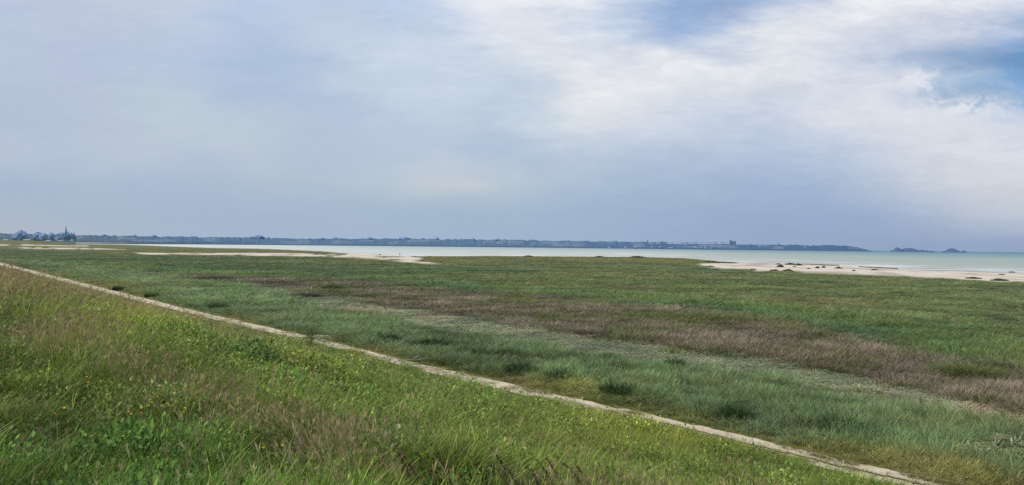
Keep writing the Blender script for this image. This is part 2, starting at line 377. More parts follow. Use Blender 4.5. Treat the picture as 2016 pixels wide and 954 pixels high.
# ---------------------------------------------------------------- water
def build_water():
    az = np.radians(np.arange(-40, 52.001, .2)); rr = [150.]
    while rr[-1] < 30000: rr.append(rr[-1] * 1.02)
    rr = np.array(rr); A, R = np.meshgrid(az, rr)
    X = (R * np.sin(A)).ravel(); Y = (R * np.cos(A)).ravel()
    px, py = proj(X, Y, np.zeros(X.shape) - .25)
    d = (c_wat(px) - py) / np.maximum(c_wat(px) - (483.2 + ROLL * (px - 1008)) - 1.5, 1)          # 0 at the shore, 1 far out
    d = np.clip(d, 0, 1)
    w = sstep(200, 1900, px)[:, None]
    def ramp(stops):
        xs = [s[0] for s in stops]; cs = np.array([lin(s[1]) for s in stops])
        return np.stack([np.interp(d, xs, cs[:, i]) for i in range(3)], 1)
    left = ramp([(0, (206, 209, 206)), (.3, (205, 212, 210)), (.7, (202, 213, 214)), (1, (176, 200, 214))])
    right = ramp([(0, (168, 172, 170)), (.3, (168, 180, 174)), (.65, (158, 178, 176)), (.85, (122, 158, 172)), (1, (92, 132, 160))])
    c = left * (1 - w) + right * w
    n, k = len(rr), len(az); i = (np.arange(n - 1)[:, None] * k + np.arange(k - 1)[None, :]).ravel()
    me = make_mesh('sea', np.stack([X, Y, X * 0 - .25], 1), np.stack([i, i + 1, i + k + 1, i + k], 1), smooth=True)
    cattr(me, 'col', c * np.array([.85, .79, .71])); fattr(me, 'shore', (c_wat(px) - py))
    m, nt, nn, L = new_mat('sea_water')
    col = N(nt, 'ShaderNodeAttribute', attribute_name='col').outputs['Color']
    sh = N(nt, 'ShaderNodeAttribute', attribute_name='shore').outputs['Fac']
    geo = N(nt, 'ShaderNodeNewGeometry')
    mp = N(nt, 'ShaderNodeMapping', ins={'Scale': (.012, .05, 1), 'Rotation': (0, 0, .22)}); L.new(geo.outputs['Position'], mp.inputs[0])
    n1 = N(nt, 'ShaderNodeTexNoise', ins={'Scale': 1.0, 'Detail': 5.0, 'Roughness': .65}); L.new(mp.outputs[0], n1.inputs['Vector'])
    mp2 = N(nt, 'ShaderNodeMapping', ins={'Scale': (.022, .16, 1), 'Rotation': (0, 0, .25)}); L.new(geo.outputs['Position'], mp2.inputs[0])
    n2 = N(nt, 'ShaderNodeTexNoise', ins={'Scale': 1.0, 'Detail': 3.0, 'Roughness': .55}); L.new(mp2.outputs[0], n2.inputs['Vector'])
    g = math_n(nt, 'MULTIPLY_ADD', n1.outputs['Fac'], .3, .85)
    cmb = N(nt, 'ShaderNodeCombineColor')
    for i in range(3): L.new(g, cmb.inputs[i])
    col = mixc(nt, 1.0, col, cmb.outputs[0], 'MULTIPLY')
    near = N(nt, 'ShaderNodeMapRange', ins={1: 4.0, 2: 13.0, 3: 1.0, 4: 0.0}); L.new(sh, near.inputs[0])
    f = N(nt, 'ShaderNodeMapRange', ins={1: .54, 2: .60}); L.new(n2.outputs['Fac'], f.inputs[0])
    foam = math_n(nt, 'MULTIPLY', near.outputs[0], f.outputs[0])
    dk = N(nt, 'ShaderNodeMapRange', ins={1: .44, 2: .34}); L.new(n2.outputs['Fac'], dk.inputs[0])
    col = mixc(nt, math_n(nt, 'MULTIPLY', math_n(nt, 'MULTIPLY', dk.outputs[0], near.outputs[0]), .3), col, (.22, .27, .30))
    col = mixc(nt, math_n(nt, 'MULTIPLY', foam, .8), col, (.85, .86, .86))
    b = N(nt, 'ShaderNodeBump', ins={'Strength': .25, 'Distance': .3}); L.new(n2.outputs['Fac'], b.inputs['Height'])
    di = N(nt, 'ShaderNodeBsdfDiffuse'); L.new(col, di.inputs[0])
    gl = N(nt, 'ShaderNodeBsdfGlossy', ins={'Roughness': .35}); L.new(b.outputs[0], gl.inputs['Normal'])
    mx = N(nt, 'ShaderNodeMixShader', ins={0: .16}); L.new(di.outputs[0], mx.inputs[1]); L.new(gl.outputs[0], mx.inputs[2])
    o = N(nt, 'ShaderNodeOutputMaterial'); L.new(mx.outputs[0], o.inputs[0])
    me.materials.append(m)
    obj('sea', me, kind='structure', label='pale turquoise sea filling the bay')
build_water()

# ---------------------------------------------------------------- tufts
def tuft(name, mat, n=36, rad=.12, h=(.55, 1.0), w=.008, lean=.5, droop=.35, segs=3, heads=0, hd_len=.16, hd_w=.014, seed=0, leaf=0):
    """a clump of tapering bent blades (height about 1), some with a seed head; bt runs 0..1 up each blade"""
    g = random.Random(seed); V = []; Fq = []; BT = []; BC = []; HD = []
    def add(p, t, c, hd): V.append(p); BT.append(t); BC.append(c); HD.append(hd); return len(V) - 1
    for b in range(n + heads):
        head = b >= n
        a = g.uniform(0, 6.283); rr = rad * math.sqrt(g.random())
        x, y = rr * math.cos(a), rr * math.sin(a)
        L_ = g.uniform(*h) * (1.18 if head else 1); th = g.gauss(0, .5) + a; le = lean * g.uniform(.2, 1) * rad / .12 * .35 if not head else lean * .12 * g.random()
        dr = droop * g.uniform(.3, 1.2) * rad / .12 * .35; fa = g.uniform(0, 3.1416); c = g.random(); ww = w * g.uniform(.6, 1.3) * (.5 if head else 1)
        dx, dy = math.cos(th), math.sin(th); sx, sy = math.cos(fa) * ww / 2, math.sin(fa) * ww / 2
        prev = None
        for s in range(segs + 1):
            t = s / segs; o = (le * t + dr * t * t) ; zz = L_ * (t - .25 * min(1, dr * 2) * t * t)
            k = (1 - t ** 1.6) if not head else 1 - .4 * t
            cx, cy = x + dx * o, y + dy * o
            if s == segs and not head:
                p = add((cx, cy, zz), t, c, 0); Fq.append((prev[0], prev[1], p)); continue
            q = (add((cx - sx * k, cy - sy * k, zz), t, c, .5 if head else 0), add((cx + sx * k, cy + sy * k, zz), t, c, .5 if head else 0))
            if prev: Fq.append((prev[0], prev[1], q[1], q[0]))
            prev = q
        if head:                                          # panicle: three crossed spindles drooping
            hx, hy, hz = cx, cy, zz
            for j in range(4):
                a2 = g.uniform(0, 6.283); e = g.uniform(.1, .4) * hd_len * rad / .12 * .5
                tip = (hx + math.cos(a2) * e + dx * .3 * hd_len * rad / .12 * .4, hy + math.sin(a2) * e + dy * .3 * hd_len * rad / .12 * .4, hz + hd_len * g.uniform(.35, 1))
                bx, by = -math.sin(a2 + 1) * hd_w, math.cos(a2 + 1) * hd_w
                mz = (hz + tip[2]) / 2; mx_, my_ = (hx + tip[0]) / 2, (hy + tip[1]) / 2
                c3 = g.random()
                i0 = add((hx, hy, hz - .02), 1, c3, 1); i1 = add((mx_ + bx, my_ + by, mz), 1, c3, 1); i2 = add(tip, 1, c3, 1); i3 = add((mx_ - bx, my_ - by, mz), 1, c3, 1)
                Fq.append((i0, i1, i2, i3))
    for b in range(leaf):                                 # broad leaves spread through the upper half
        a = g.uniform(0, 6.283); rr = rad * 1.5 * math.sqrt(g.random()); z0 = g.uniform(.15, .95)
        x, y = rr * math.cos(a), rr * math.sin(a); d = g.uniform(0, 6.283); l = g.uniform(.11, .25) * rad; tz = g.uniform(-.12, .16)
        ex, ey = math.cos(d) * l, math.sin(d) * l; fx, fy = -ey * .42, ex * .42; c = g.random()
        i0 = add((x, y, z0), z0, c, 0); i1 = add((x + ex * .5 + fx, y + ey * .5 + fy, z0 + tz * .4 + .02), z0, c, 0)
        i2 = add((x + ex, y + ey, z0 + tz), z0, c, 0); i3 = add((x + ex * .5 - fx, y + ey * .5 - fy, z0 + tz * .6), z0, c, 0)
        Fq.append((i0, i1, i2)); Fq.append((i0, i2, i3))
    me = make_mesh(name, np.array(V), Fq, [mat])
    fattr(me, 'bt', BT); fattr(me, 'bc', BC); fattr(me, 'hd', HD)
    return bpy.data.objects.new(name, me)
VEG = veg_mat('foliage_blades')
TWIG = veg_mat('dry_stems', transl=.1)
def variants(name, k=4, **kw): return [tuft(name, kw.get('mat', VEG), seed=i + hash_(name), **{a: b for a, b in kw.items() if a != 'mat'}) for i in range(k)]
def hash_(s): return sum((i + 1) * ord(c) for i, c in enumerate(s))

def scatter(name, label, protos, xyz, rz, scale, tint, tint2=None, tilt=None):
    n = len(xyz)
    if n == 0: return
    me = bpy.data.meshes.new(name); me.vertices.add(n); me.vertices.foreach_set('co', np.asarray(xyz, np.float32).ravel())
    tilt = np.zeros(n) if tilt is None else tilt
    c, s = np.cos(rz), np.sin(rz); ct, st_ = np.cos(tilt), np.sin(tilt)
    R20 = -st_ * c; R21 = st_ * s; R22 = ct; R10 = s; R00 = ct * c
    vattr(me, 'rot', np.stack([np.arctan2(R21, R22), np.arcsin(np.clip(-R20, -1, 1)), np.arctan2(R10, R00)], 1))
    vattr(me, 'scl', scale); cattr(me, 'tint', tint); cattr(me, 'tint2', tint if tint2 is None else tint2)
    ia = me.attributes.new('pick', 'INT', 'POINT'); ia.data.foreach_set('value', rng.integers(0, len(protos), n).astype(np.int32))
    o = obj(name, me, kind='stuff', label=label)
    ng = bpy.data.node_groups.new(name, 'GeometryNodeTree')
    ng.interface.new_socket('Geometry', in_out='INPUT', socket_type='NodeSocketGeometry'); ng.interface.new_socket('Geometry', in_out='OUTPUT', socket_type='NodeSocketGeometry')
    gi = ng.nodes.new('NodeGroupInput'); go = ng.nodes.new('NodeGroupOutput')
    jn = ng.nodes.new('GeometryNodeJoinGeometry')
    for p in reversed(protos):
        oi = ng.nodes.new('GeometryNodeObjectInfo'); oi.inputs['Object'].default_value = p; oi.inputs['As Instance'].default_value = True
        ng.links.new(oi.outputs['Geometry'], jn.inputs[0])
    ip = ng.nodes.new('GeometryNodeInstanceOnPoints'); ip.inputs['Pick Instance'].default_value = True
    def na(nm, t):
        q = ng.nodes.new('GeometryNodeInputNamedAttribute'); q.data_type = t; q.inputs['Name'].default_value = nm
        return [s for s in q.outputs if s.enabled and s.name == 'Attribute'][0]
    ng.links.new(gi.outputs[0], ip.inputs['Points']); ng.links.new(jn.outputs[0], ip.inputs['Instance'])
    ng.links.new(na('pick', 'INT'), ip.inputs['Instance Index']); ng.links.new(na('rot', 'FLOAT_VECTOR'), ip.inputs['Rotation']); ng.links.new(na('scl', 'FLOAT_VECTOR'), ip.inputs['Scale'])
    ng.links.new(ip.outputs[0], go.inputs[0])
    md = o.modifiers.new('scatter', 'NODES'); md.node_group = ng
    return o

KV = np.array([1.74, 1.52, 1.32])          # leaf albedo per displayed colour
def jitter(c, k=.18):
    n = len(c); return np.clip(c * (1 + k * rng.normal(size=(n, 1))) * (1 + .05 * rng.normal(size=(n, 3))), .004, .9)
def polar(n, r0, r1, a0=-40, a1=40, p=0.0):
    """n points over the sector; area density falls as r^-(2+p)"""
    u = rng.random(n); a = np.radians(rng.uniform(a0, a1, n))
    r = r0 * (r1 / r0) ** u if p == 0 else (r0 ** -p + u * (r1 ** -p - r0 ** -p)) ** (-1 / p)
    return r * np.sin(a), r * np.cos(a)
def seen(x, y, z, m=140):
    px, py = proj(x, y, z); return (px > -m) & (px < 2016 + m) & (py < 954 + 1.6 * m)

# --- embankment
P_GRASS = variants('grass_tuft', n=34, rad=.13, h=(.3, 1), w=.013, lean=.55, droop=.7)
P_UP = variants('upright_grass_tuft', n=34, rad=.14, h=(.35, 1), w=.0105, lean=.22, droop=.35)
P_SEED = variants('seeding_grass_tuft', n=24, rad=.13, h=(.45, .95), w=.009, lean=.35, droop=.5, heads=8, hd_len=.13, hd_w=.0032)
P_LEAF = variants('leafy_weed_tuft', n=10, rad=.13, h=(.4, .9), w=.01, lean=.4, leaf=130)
RED = curve([(-300, 620), (0, 652), (120, 678), (250, 715), (400, 775), (550, 835), (650, 885), (800, 935), (1000, 985), (1300, 1040)])
def slope_points(n, r0, r1, p=0.0):
    x, y = polar(n, r0, r1, -40, 40, p); zn = zone(x, y); k = (zn == Z_SLOPE) & (uphill(x, y) > .3)
    x, y = x[k], y[k]; z = height(x, y); k = seen(x, y, z)
    return x[k], y[k], z[k]
def hstep(r): return np.clip(r / 9.0, 1, 7)
def ground_at(px, py, it=30):
    """where the sight line through a surveyed picture point meets the terrain"""
    d = ray(px, py); t = np.exp(np.linspace(math.log(2.5), math.log(1500), 2600)); q = EYE + d * t[:, None]
    hit = q[:, 2] <= height(q[:, 0], q[:, 1]); p = q[np.argmax(hit)] if hit.any() else q[-1]
    return p
M_WHT = plain_mat('white_petals', lin((232, 232, 222)), var=.06, scale=30)
M_UMB = plain_mat('pale_green_umbel', lin((168, 184, 112)), var=.2, scale=30)
yl = [(150, 757, 6, 'cluster of yellow flowers at the upper left of the slope, leftmost of two'), (168, 754, 5, 'cluster of yellow flowers at the upper left of the slope, rightmost of two'),
      (120, 829, 2, 'pair of yellow flowers low in the lush grass by the left side'), (137, 832, 2, 'two yellow flowers just right of another pair in lush grass'),
      (244, 800, 3, 'small yellow flowers above the big yellow patch'), (292, 826, 8, 'largest patch of yellow flowers in the bare gap of the grass'), (274, 808, 4, 'yellow flowers between the small and the largest patch'),
      (322, 822, 5, 'yellow flowers right of the largest patch'), (330, 836, 3, 'few yellow flowers below right of the largest patch'), (500, 904, 2, 'few yellow flowers near the bottom edge, leftmost of three'),
      (533, 911, 3, 'yellow flowers near the bottom edge, middle of three'), (560, 917, 5, 'yellow flowers near the bottom edge, rightmost of three')]
wl = [(783, 852, .036, M_WHT, 'white flower on a bent stem, upper of two near the bottom centre'), (774, 873, .030, M_WHT, 'white flower head, lower of two near the bottom centre'), (747, 810, .022, M_WHT, 'small white flower alone above the tan grass patch'),
      (908, 806, .05, M_UMB, 'pale green umbel right of the middle of the slope'), (1114, 813, .05, M_UMB, 'pale green umbel just under the path'), (973, 857, .02, M_WHT, 'tiny white flower beside a dark hollow in the grass'),
      (693, 770, .05, M_UMB, 'pale umbel below the bramble thicket')]
stalks = [(735, 818, .0), (790, 874, 0), (800, 890, 1), (812, 888, 1), (850, 905, 0), (880, 905, 0), (945, 890, 0), (988, 886, 0), (1008, 930, 0), (1022, 934, 0), (1060, 935, 0), (1085, 920, 0), (1100, 918, 0), (1137, 902, 0), (1150, 930, 0), (1165, 935, 0)]
CLEAR = [(ground_at(px, py + 24), .2) for px, py, n_, l_ in yl] + [(ground_at(px, py + 24), .22) for px, py, f_, m_, l_ in wl] + [(ground_at(px + 8, py + 60), .22) for px, py, k_ in stalks]
def slope_grass():
    x, y, z = slope_points(74000, 3.2, 260)
    keep = rng.random(len(x)) < .25 + 2.2 * np.clip(fbm(x / 1.1, y / 1.1, 3, 211) - .22, 0, 1)
    for q, rad in CLEAR:                               # thin the tall grass beside and in front of single flowers
        t_ = np.clip(((x - q[0]) * -q[0] + (y - q[1]) * -q[1]) / (q[0] ** 2 + q[1] ** 2), 0, 1.5 / math.hypot(q[0], q[1]))
        keep &= (np.hypot(x - q[0] * (1 - t_), y - q[1] * (1 - t_)) > rad) | (rng.random(len(x)) < .3)
    x, y, z = x[keep], y[keep], z[keep]
    r = np.hypot(x, y); px, py = proj(x, y, z + .3); n = len(x)
    zn = np.full(n, Z_SLOPE); c = zone_color(x, y, zn)
    clump = np.clip((fbm(x / .9, y / .9, 4, 211) - .5) * 1.5 + .5, 0, 1); clump2 = fbm(x / 3.1, y / 3.1, 3, 217)
    reddist = (py - RED(px)) / (22 + .022 * np.maximum(px, 0) )
    pr = np.exp(-reddist ** 2) * .44 + .2 * sstep(330, 60, px) * sstep(640, 590, py) + .02 + .10 * sstep(.55, .66, fbm(x / 2.2, y / 2.2, 3, 231)) * sstep(1300, 300, px)
    pr = pr + .2 * sstep(40, 10, np.abs(py - _top(px) - 26)) * sstep(800, 300, px)
    pl = .55 * np.exp(-((px - 570) / 210) ** 2 - ((py - 715) / 62) ** 2) + .3 * sstep(.54, .68, fbm(x / 1.7, y / 1.7, 3, 241)) + .14 * sstep(200, 500, px) * sstep(1200, 800, px)
    u = rng.random(n); pl = np.where(r < 12, .05 + .22 * sstep(.5, .62, fbm(x / 1.3, y / 1.3, 3, 247)), pl); kind = np.where(u < pr, 1, np.where(u < pr + pl, 2, 0))
    hh = .14 + .36 * clump + .14 * clump2
    hh = hh * np.where(r < 75, .5 + .75 * sstep(.2, 2.2, uphill(x, y)) * (1 + .25 * sstep(14, 24, r)), .14 + .86 * sstep(.4, 6.0, uphill(x, y)))
    hh = hh * (1 - .35 * sstep(25, 80, r)) * (.66 + .34 * sstep(9, 20, r))
    w = np.minimum(hstep(r) * rng.uniform(.8, 1.25, n), .5 + 1.5 * uphill(x, y))
    rz = rng.uniform(0, 6.283, n); tilt = (-.16 + .14 * rng.normal(size=n)) / (1 + r / 25)
    dark = (.48 + 1.05 * np.clip((clump * .6 + clump2 * .4 - .25) * 2.0, 0, 1))[:, None]
    tint = jitter(c * KV * np.array([.85, .88, 1.0]) * dark, .24)
    head = jitter(np.tile(lin((164, 146, 106)) * 1.25, (n, 1)), .25)
    pur = rng.random(n) < .3; head[pur] = jitter(np.tile(lin((146, 124, 92)) * 1.15, (pur.sum(), 1)), .2)
    sc = np.stack([w, w, hh * rng.uniform(.75, 1.35, n)], 1)
    mix_ = (r + 5 * rng.normal(size=n)) > 11; k = (kind == 0) & mix_; scatter('bank_grass', 'upright grass over the far part of the embankment', P_UP, np.stack([x, y, z - .02], 1)[k], rz[k], sc[k], tint[k], head[k], tilt[k])
    k = (kind == 0) & ~mix_
    scatter('meadow_grass', 'tall green grass covering the embankment', P_GRASS, np.stack([x, y, z - .02], 1)[k], rz[k], sc[k], tint[k], head[k], tilt[k])
    k = kind == 1; s2 = sc * np.array([1, 1, 1.3]); dry = tint * .9 + lin((132, 124, 80)) * .16
    scatter('seeding_grass', 'dry reddish tan grass gone to seed', P_SEED, np.stack([x, y, z - .02], 1)[k], rz[k], s2[k], dry[k], head[k], tilt[k] - .1)
    k = kind == 2; s2 = sc * np.array([1.1, 1.1, .92])
    lf = tint * np.array([.80, .86, .95])
    scatter('leafy_weeds', 'broad leaved weeds among the embankment grass', P_LEAF, np.stack([x, y, z - .02], 1)[k], rz[k], s2[k], lf[k], head[k], tilt[k] * .4)
slope_grass()

# --- marsh
STRAW = [(1938, 900, 2.2, .5, 'flattened straw mound left of the dark hollow'), (1985, 886, 1.8, .55, 'straw mound with a tan top right of the dark hollow'), (2020, 910, 1.4, .4, 'straw mound at the right frame edge nearest the path'),
         (1060, 712, 2.2, .2, 'pale flattened straw among the dark tussocks'), (1345, 765, 2.2, .15, 'pale flattened straw in the blue green grass'), (1700, 770, 2.0, .15, 'pale flattened straw near the mat plants on the right'), (630, 665, 2.8, .16, 'bleached straw heap beside the path behind the tall weed')]
EXCL = [tuple(unproj(a, b)[:2]) + (w * .42,) for a, b, w, h, l in STRAW] + [tuple(unproj(1962, 893)[:2]) + (1.0,)]
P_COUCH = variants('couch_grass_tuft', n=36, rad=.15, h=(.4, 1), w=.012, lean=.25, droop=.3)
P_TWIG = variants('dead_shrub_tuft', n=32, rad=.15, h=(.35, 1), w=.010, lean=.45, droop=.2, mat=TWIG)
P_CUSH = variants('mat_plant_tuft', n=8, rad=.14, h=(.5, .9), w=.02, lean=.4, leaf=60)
def marsh():
    x, y = polar(120000, 20, 900, -38, 38, .12); zn = zone(x, y); be = beyond(x, y)
    k = (~np.isin(zn, (Z_SLOPE, Z_SAND, Z_SEA, Z_LAND, Z_PATH)) & (be > .08)); x, y, zn, be = x[k], y[k], zn[k], be[k]
    z = height(x, y, zn); k = seen(x, y, z, 90); x, y, z, zn, be = x[k], y[k], z[k], zn[k], be[k]
    n = len(x); r = np.hypot(x, y)
    for ex, ey, er in EXCL:
        k = np.hypot(x - ex, y - ey) > er; x, y, z, zn, be, r = x[k], y[k], z[k], zn[k], be[k], r[k]
    n = len(x); sg = np.minimum(.018 * r, 2.5)
    z2 = zone(x + sg * rng.normal(size=n), y + sg * rng.normal(size=n)); zn = np.where(np.isin(z2, (Z_SLOPE, Z_SAND, Z_SEA, Z_LAND, Z_PATH)), zn, z2)
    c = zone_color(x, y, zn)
    cl = fbm(x / 1.6, y / 1.6, 3, 311); cl2 = fbm(x / 6, y / 6, 3, 313); cl3 = fbm(x / 28, y / 16, 3, 317)
    hump = cl * .4 + cl2 * .4 + cl3 * .2
    base = np.choose(zn, [0, 0, .38, .54, .11, .48, .54, .34, .36, 0, 0, 0])
    hh = base * (.45 + 1.15 * np.clip((hump - .3) * 2.4, 0, 1)) * rng.uniform(.75, 1.25, n)
    hh = hh * (.35 + .65 * sstep(0, 1.6, be))
    hh = hh * (1 - .5 * sstep(220, 600, r))
    w = np.minimum(np.clip(r / 17, 1.2, 16), .5 + 1.6 * be) * rng.uniform(.75, 1.3, n)
    rz = rng.uniform(0, 6.283, n); tilt = (-.08 + .12 * rng.normal(size=n)) / (1 + r / 60)
    dark = (.55 + 1.0 * np.clip((cl * .5 + cl2 * .5 - .3) * 2.2, 0, 1))[:, None]
    tint = jitter(c * KV * np.array([1.10, 1.09, 1.12]) * dark, .14)
    mixu = rng.random(n)
    kind = np.zeros(n, int)
    kind[(zn == Z_MAT)] = 2
    kind[(zn == Z_BRN)] = 1
    g = (zn == Z_BRN) & (mixu < .15 + .6 * sstep(.53, .64, fbm(x / 9, y / 9, 3, 331))); kind[g] = 0
    tint[g] = jitter(np.tile(lin((84, 98, 54)) * KV, (g.sum(), 1)), .15)
    g = (zn == Z_BG) & (mixu < .12); tint[g] = jitter(np.tile(lin((112, 132, 104)) * KV, (g.sum(), 1)), .15)
    g = (zn == Z_YG) & (mixu < .06); kind[g] = 2
    g = np.isin(zn, (Z_MEAD, Z_DUNE)) & (mixu < .10); tint[g] = jitter(np.tile(lin((120, 112, 78)) * KV, (g.sum(), 1)), .15)
    g = (zn == Z_MAT) & (fbm(x / 5, y / 5, 3, 341) > .60)          # leave bare earth
    keep = ~g | (mixu < .25)
    d_ = rng.random(n) < .085 * (.3 + 1.6 * sstep(.45, .65, cl2)) * np.isin(zn, (Z_BG, Z_GST, Z_MEAD, Z_DUNE, Z_YG)); hh[d_] *= 1.35; tint[d_] *= .55
    b_ = (rng.random(n) < .10) & np.isin(zn, (Z_BG, Z_BRN, Z_YG)); tint[b_] = tint[b_] * .6 + lin((150, 146, 112)) * .45
    xyz = np.stack([x, y, z - .03], 1); sc = np.stack([w, w, hh], 1)
    for kk, nm, lb, pr in ((0, 'marsh_grass', 'blue green and olive grass of the salt marsh', P_COUCH), (1, 'dead_marsh_shrubs', 'purplish brown dead stems across the marsh', P_TWIG), (2, 'marsh_mat_plants', 'low pale green mat plants in the marsh', P_CUSH)):
        m = (kind == kk) & keep
        scatter(nm, lb, pr, xyz[m], rz[m], sc[m], tint[m], None, tilt[m])
marsh()
# --- short turf along and between the ruts
def verge():
    x, y = polar(110000, 20, 190, -36, 40, .5); be = beyond(x, y); up = uphill(x, y)
    t = x * UD[0] + y * UD[1]; wd = np.interp(t, _tt, _st) - np.interp(t, _tb, _sb)
    f = -be / np.maximum(wd, .01)                                  # 0 at far edge, 1 at near edge
    mid_ = (np.abs(f - .605 + .05 * (vnoise(t / 2, t * 0, 3) - .5)) < .045) & (t < 70) & (vnoise(t / 1.3, t * 0 + 4, 13) > .25)
    edge = (np.abs(f - .02) < .26 * sstep(.4, .95, vnoise(t / 1.4, t * 0 + 7, 19))) | (np.abs(f - .98) < .34 * sstep(.4, .95, vnoise(t / 1.7, t * 0 + 9, 23))) | (rng.random(len(f)) < .015)
    k = (be < .05) & (up < .1) & (mid_ | edge)
    x, y = x[k], y[k]; n = len(x); z = height(x, y); r = np.hypot(x, y)
    w = np.full(n, .8) + r / 90; tint = jitter(np.tile(lin((104, 108, 62)) * KV, (n, 1)), .2)
    scatter('verge_turf', 'short turf tufts between and along the path ruts', P_COUCH, np.stack([x, y, z], 1), rng.uniform(0, 6.283, n), np.stack([w, w, .10 + .08 * rng.random(n)], 1), tint, None, None)
verge()

# ---------------------------------------------------------------- single plants (things)
def blade_mesh(name, mat, strokes, w, taper=True):
    """several ribbons through given points; w = (start, end) width"""
    V = []; Fq = []; BT = []
    for pts in strokes:
        pts = [Vector(p) for p in pts]; m = len(pts)
        for i, p in enumerate(pts):
            t = i / (m - 1); d = (pts[min(i + 1, m - 1)] - pts[max(i - 1, 0)]).normalized()
            a = d.cross(Vector((0, 1, 0.01))).normalized(); b = d.cross(a).normalized(); ww = w[0] * (1 - t) + w[1] * t
            for j in range(4):
                q = p + (a * math.cos(j * 1.5708) + b * math.sin(j * 1.5708)) * ww / 2; V.append(q[:]); BT.append(t)
            if i:
                o = len(V) - 8
                for j in range(4): Fq.append((o + j, o + (j + 1) % 4, o + 4 + (j + 1) % 4, o + 4 + j))
    me = make_mesh(name, np.array(V), Fq, [mat], smooth=True); fattr(me, 'bt', BT); fattr(me, 'bc', np.full(len(V), .5)); fattr(me, 'hd', np.zeros(len(V)))
    return me
M_STALK = plain_mat('dry_stalk', lin((92, 84, 56)), var=.3, scale=20)
M_SEED = plain_mat('purple_seed_head', lin((104, 86, 66)), var=.4, scale=60)
M_STEM = plain_mat('green_stem', lin((78, 98, 48)), var=.25, scale=20)
M_YEL = plain_mat('yellow_petals', lin((214, 178, 28)), var=.15, scale=30)

def spindles(name, mat, path, n, l, w, seed):
    g = random.Random(seed); V = []; Fq = []
    for i in range(n):
        t = g.random(); k = t * (len(path) - 1); a = int(min(k, len(path) - 2)); p = Vector(path[a]).lerp(Vector(path[a + 1]), k - a)
        d = (Vector(path[-1]) - Vector(path[0])).normalized(); d = (d + Vector((g.gauss(0, .35), g.gauss(0, .35), g.gauss(0, .25)))).normalized()
        s = d.cross(Vector((g.gauss(0, 1), g.gauss(0, 1), g.gauss(0, 1)))).normalized() * w; L_ = l * g.uniform(.6, 1.2) * (1.1 - .6 * t)
        o = len(V); V += [p[:], (p + d * L_ * .5 + s)[:], (p + d * L_)[:], (p + d * L_ * .5 - s)[:]]; Fq.append((o, o + 1, o + 2, o + 3))
    return make_mesh(name, np.array(V), Fq, [mat])
def make_stalk(i, loc, h, bend):
    t = empty('grass_stalk', loc, 'x', 'grass stalk', 'dark seeding grass stalks at the bottom edge')
    g = random.Random(i)
    pts = [(bend * h * (s / 7) ** 2.2, .04 * g.uniform(-1, 1) * s / 7, h * (s / 7) * (1 - .12 * (s / 7) ** 2)) for s in range(8)]
    obj('stem', blade_mesh('stem', M_STALK, [pts], (.009, .005)), t)
    obj('seed_head', spindles('seed_head', M_SEED, pts[3:], 44, .045, .0055, i), t)
    return t
words = ['leaning by the tan grass patch', 'with a long drooping tip below the white flowers', 'beside the drooping one below the white flowers', 'hooked over right of the white flowers', 'among rusty grass at the bottom edge',
         'thin and nodding at the rusty patch', 'bent over the green grass, standing alone', 'straight and upright, standing alone in green grass', 'short and bent at the bottom edge', 'curled, beside a short bent one',
         'thick, at the bottom edge', 'forked dark pair, the lower one', 'forked dark pair, the taller one', 'tallest, sharply curved near the right of the cluster', 'under the tallest curved one', 'rightmost of the dark cluster at the bottom edge']
for i, ((px, py, k), wd) in enumerate(zip(stalks, words)):
    h = .62 + .3 * random.random()
    base = ground_at(px + 14, min(py + 105, 1080)); q = np.array(base)
    d = math.hypot(q[0], q[1]); top = at(px, py, d); hh = max(.45, top[2] - q[2])
    t = make_stalk(i, q, hh * 1.1, -.26 - .2 * random.random()); t['label'] = 'dark seeding grass stalk ' + wd

def flower_plant(name, loc, h, n, mat, fw, label, cat, group, seed, spread=.12, flat=True):
    g = random.Random(seed); t = empty(name, loc, label, cat, group)
    tips = []; strokes = []
    for i in range(n):
        a = g.uniform(0, 6.283); s = spread * math.sqrt(g.random()); hz = h * g.uniform(.75, 1.05)
        strokes.append([(0.2 * s * math.cos(a), .2 * s * math.sin(a), 0), (.6 * s * math.cos(a), .6 * s * math.sin(a), hz * .55), (s * math.cos(a), s * math.sin(a), hz)]); tips.append(strokes[-1][-1])
    obj('stem', blade_mesh('stem', M_STEM, strokes, (.006, .004)), t)
    for (x, y, z) in tips:
        V = [(0, 0, 0)]; Fq = []
        pet = 7
        for j in range(pet):
            a = j * 6.283 / pet; r0 = fw * g.uniform(.85, 1.1); b = .36
            o = len(V); V += [(r0 * .7 * math.cos(a - b), r0 * .7 * math.sin(a - b), fw * .18), (r0 * math.cos(a), r0 * math.sin(a), fw * .22), (r0 * .7 * math.cos(a + b), r0 * .7 * math.sin(a + b), fw * .18)]
            Fq.append((0, o, o + 1, o + 2))
        dome = len(V)
        for j in range(6): V.append((fw * .3 * math.cos(j * 1.047), fw * .3 * math.sin(j * 1.047), fw * .25))
        V.append((0, 0, fw * .42)); Fq += [(dome + j, dome + (j + 1) % 6, dome + 6) for j in range(6)]
        me = make_mesh('flower_head', np.array(V), Fq, [mat])
        o = obj('flower_head', me, t); o.location = (x, y, z); o.rotation_euler = (g.gauss(.35, .25), g.gauss(0, .25), g.uniform(0, 6))
    return t
for i, (px, py, n, lb) in enumerate(yl):
    p = ground_at(px, py + 34); d = math.hypot(p[0], p[1]); tp = at(px, py, d)
    flower_plant('yellow_flowers', p, max(.3, tp[2] - p[2]), n, M_YEL, .015, lb, 'flowers', 'yellow flowers on the embankment', 50 + i, .06 + .035 * n)
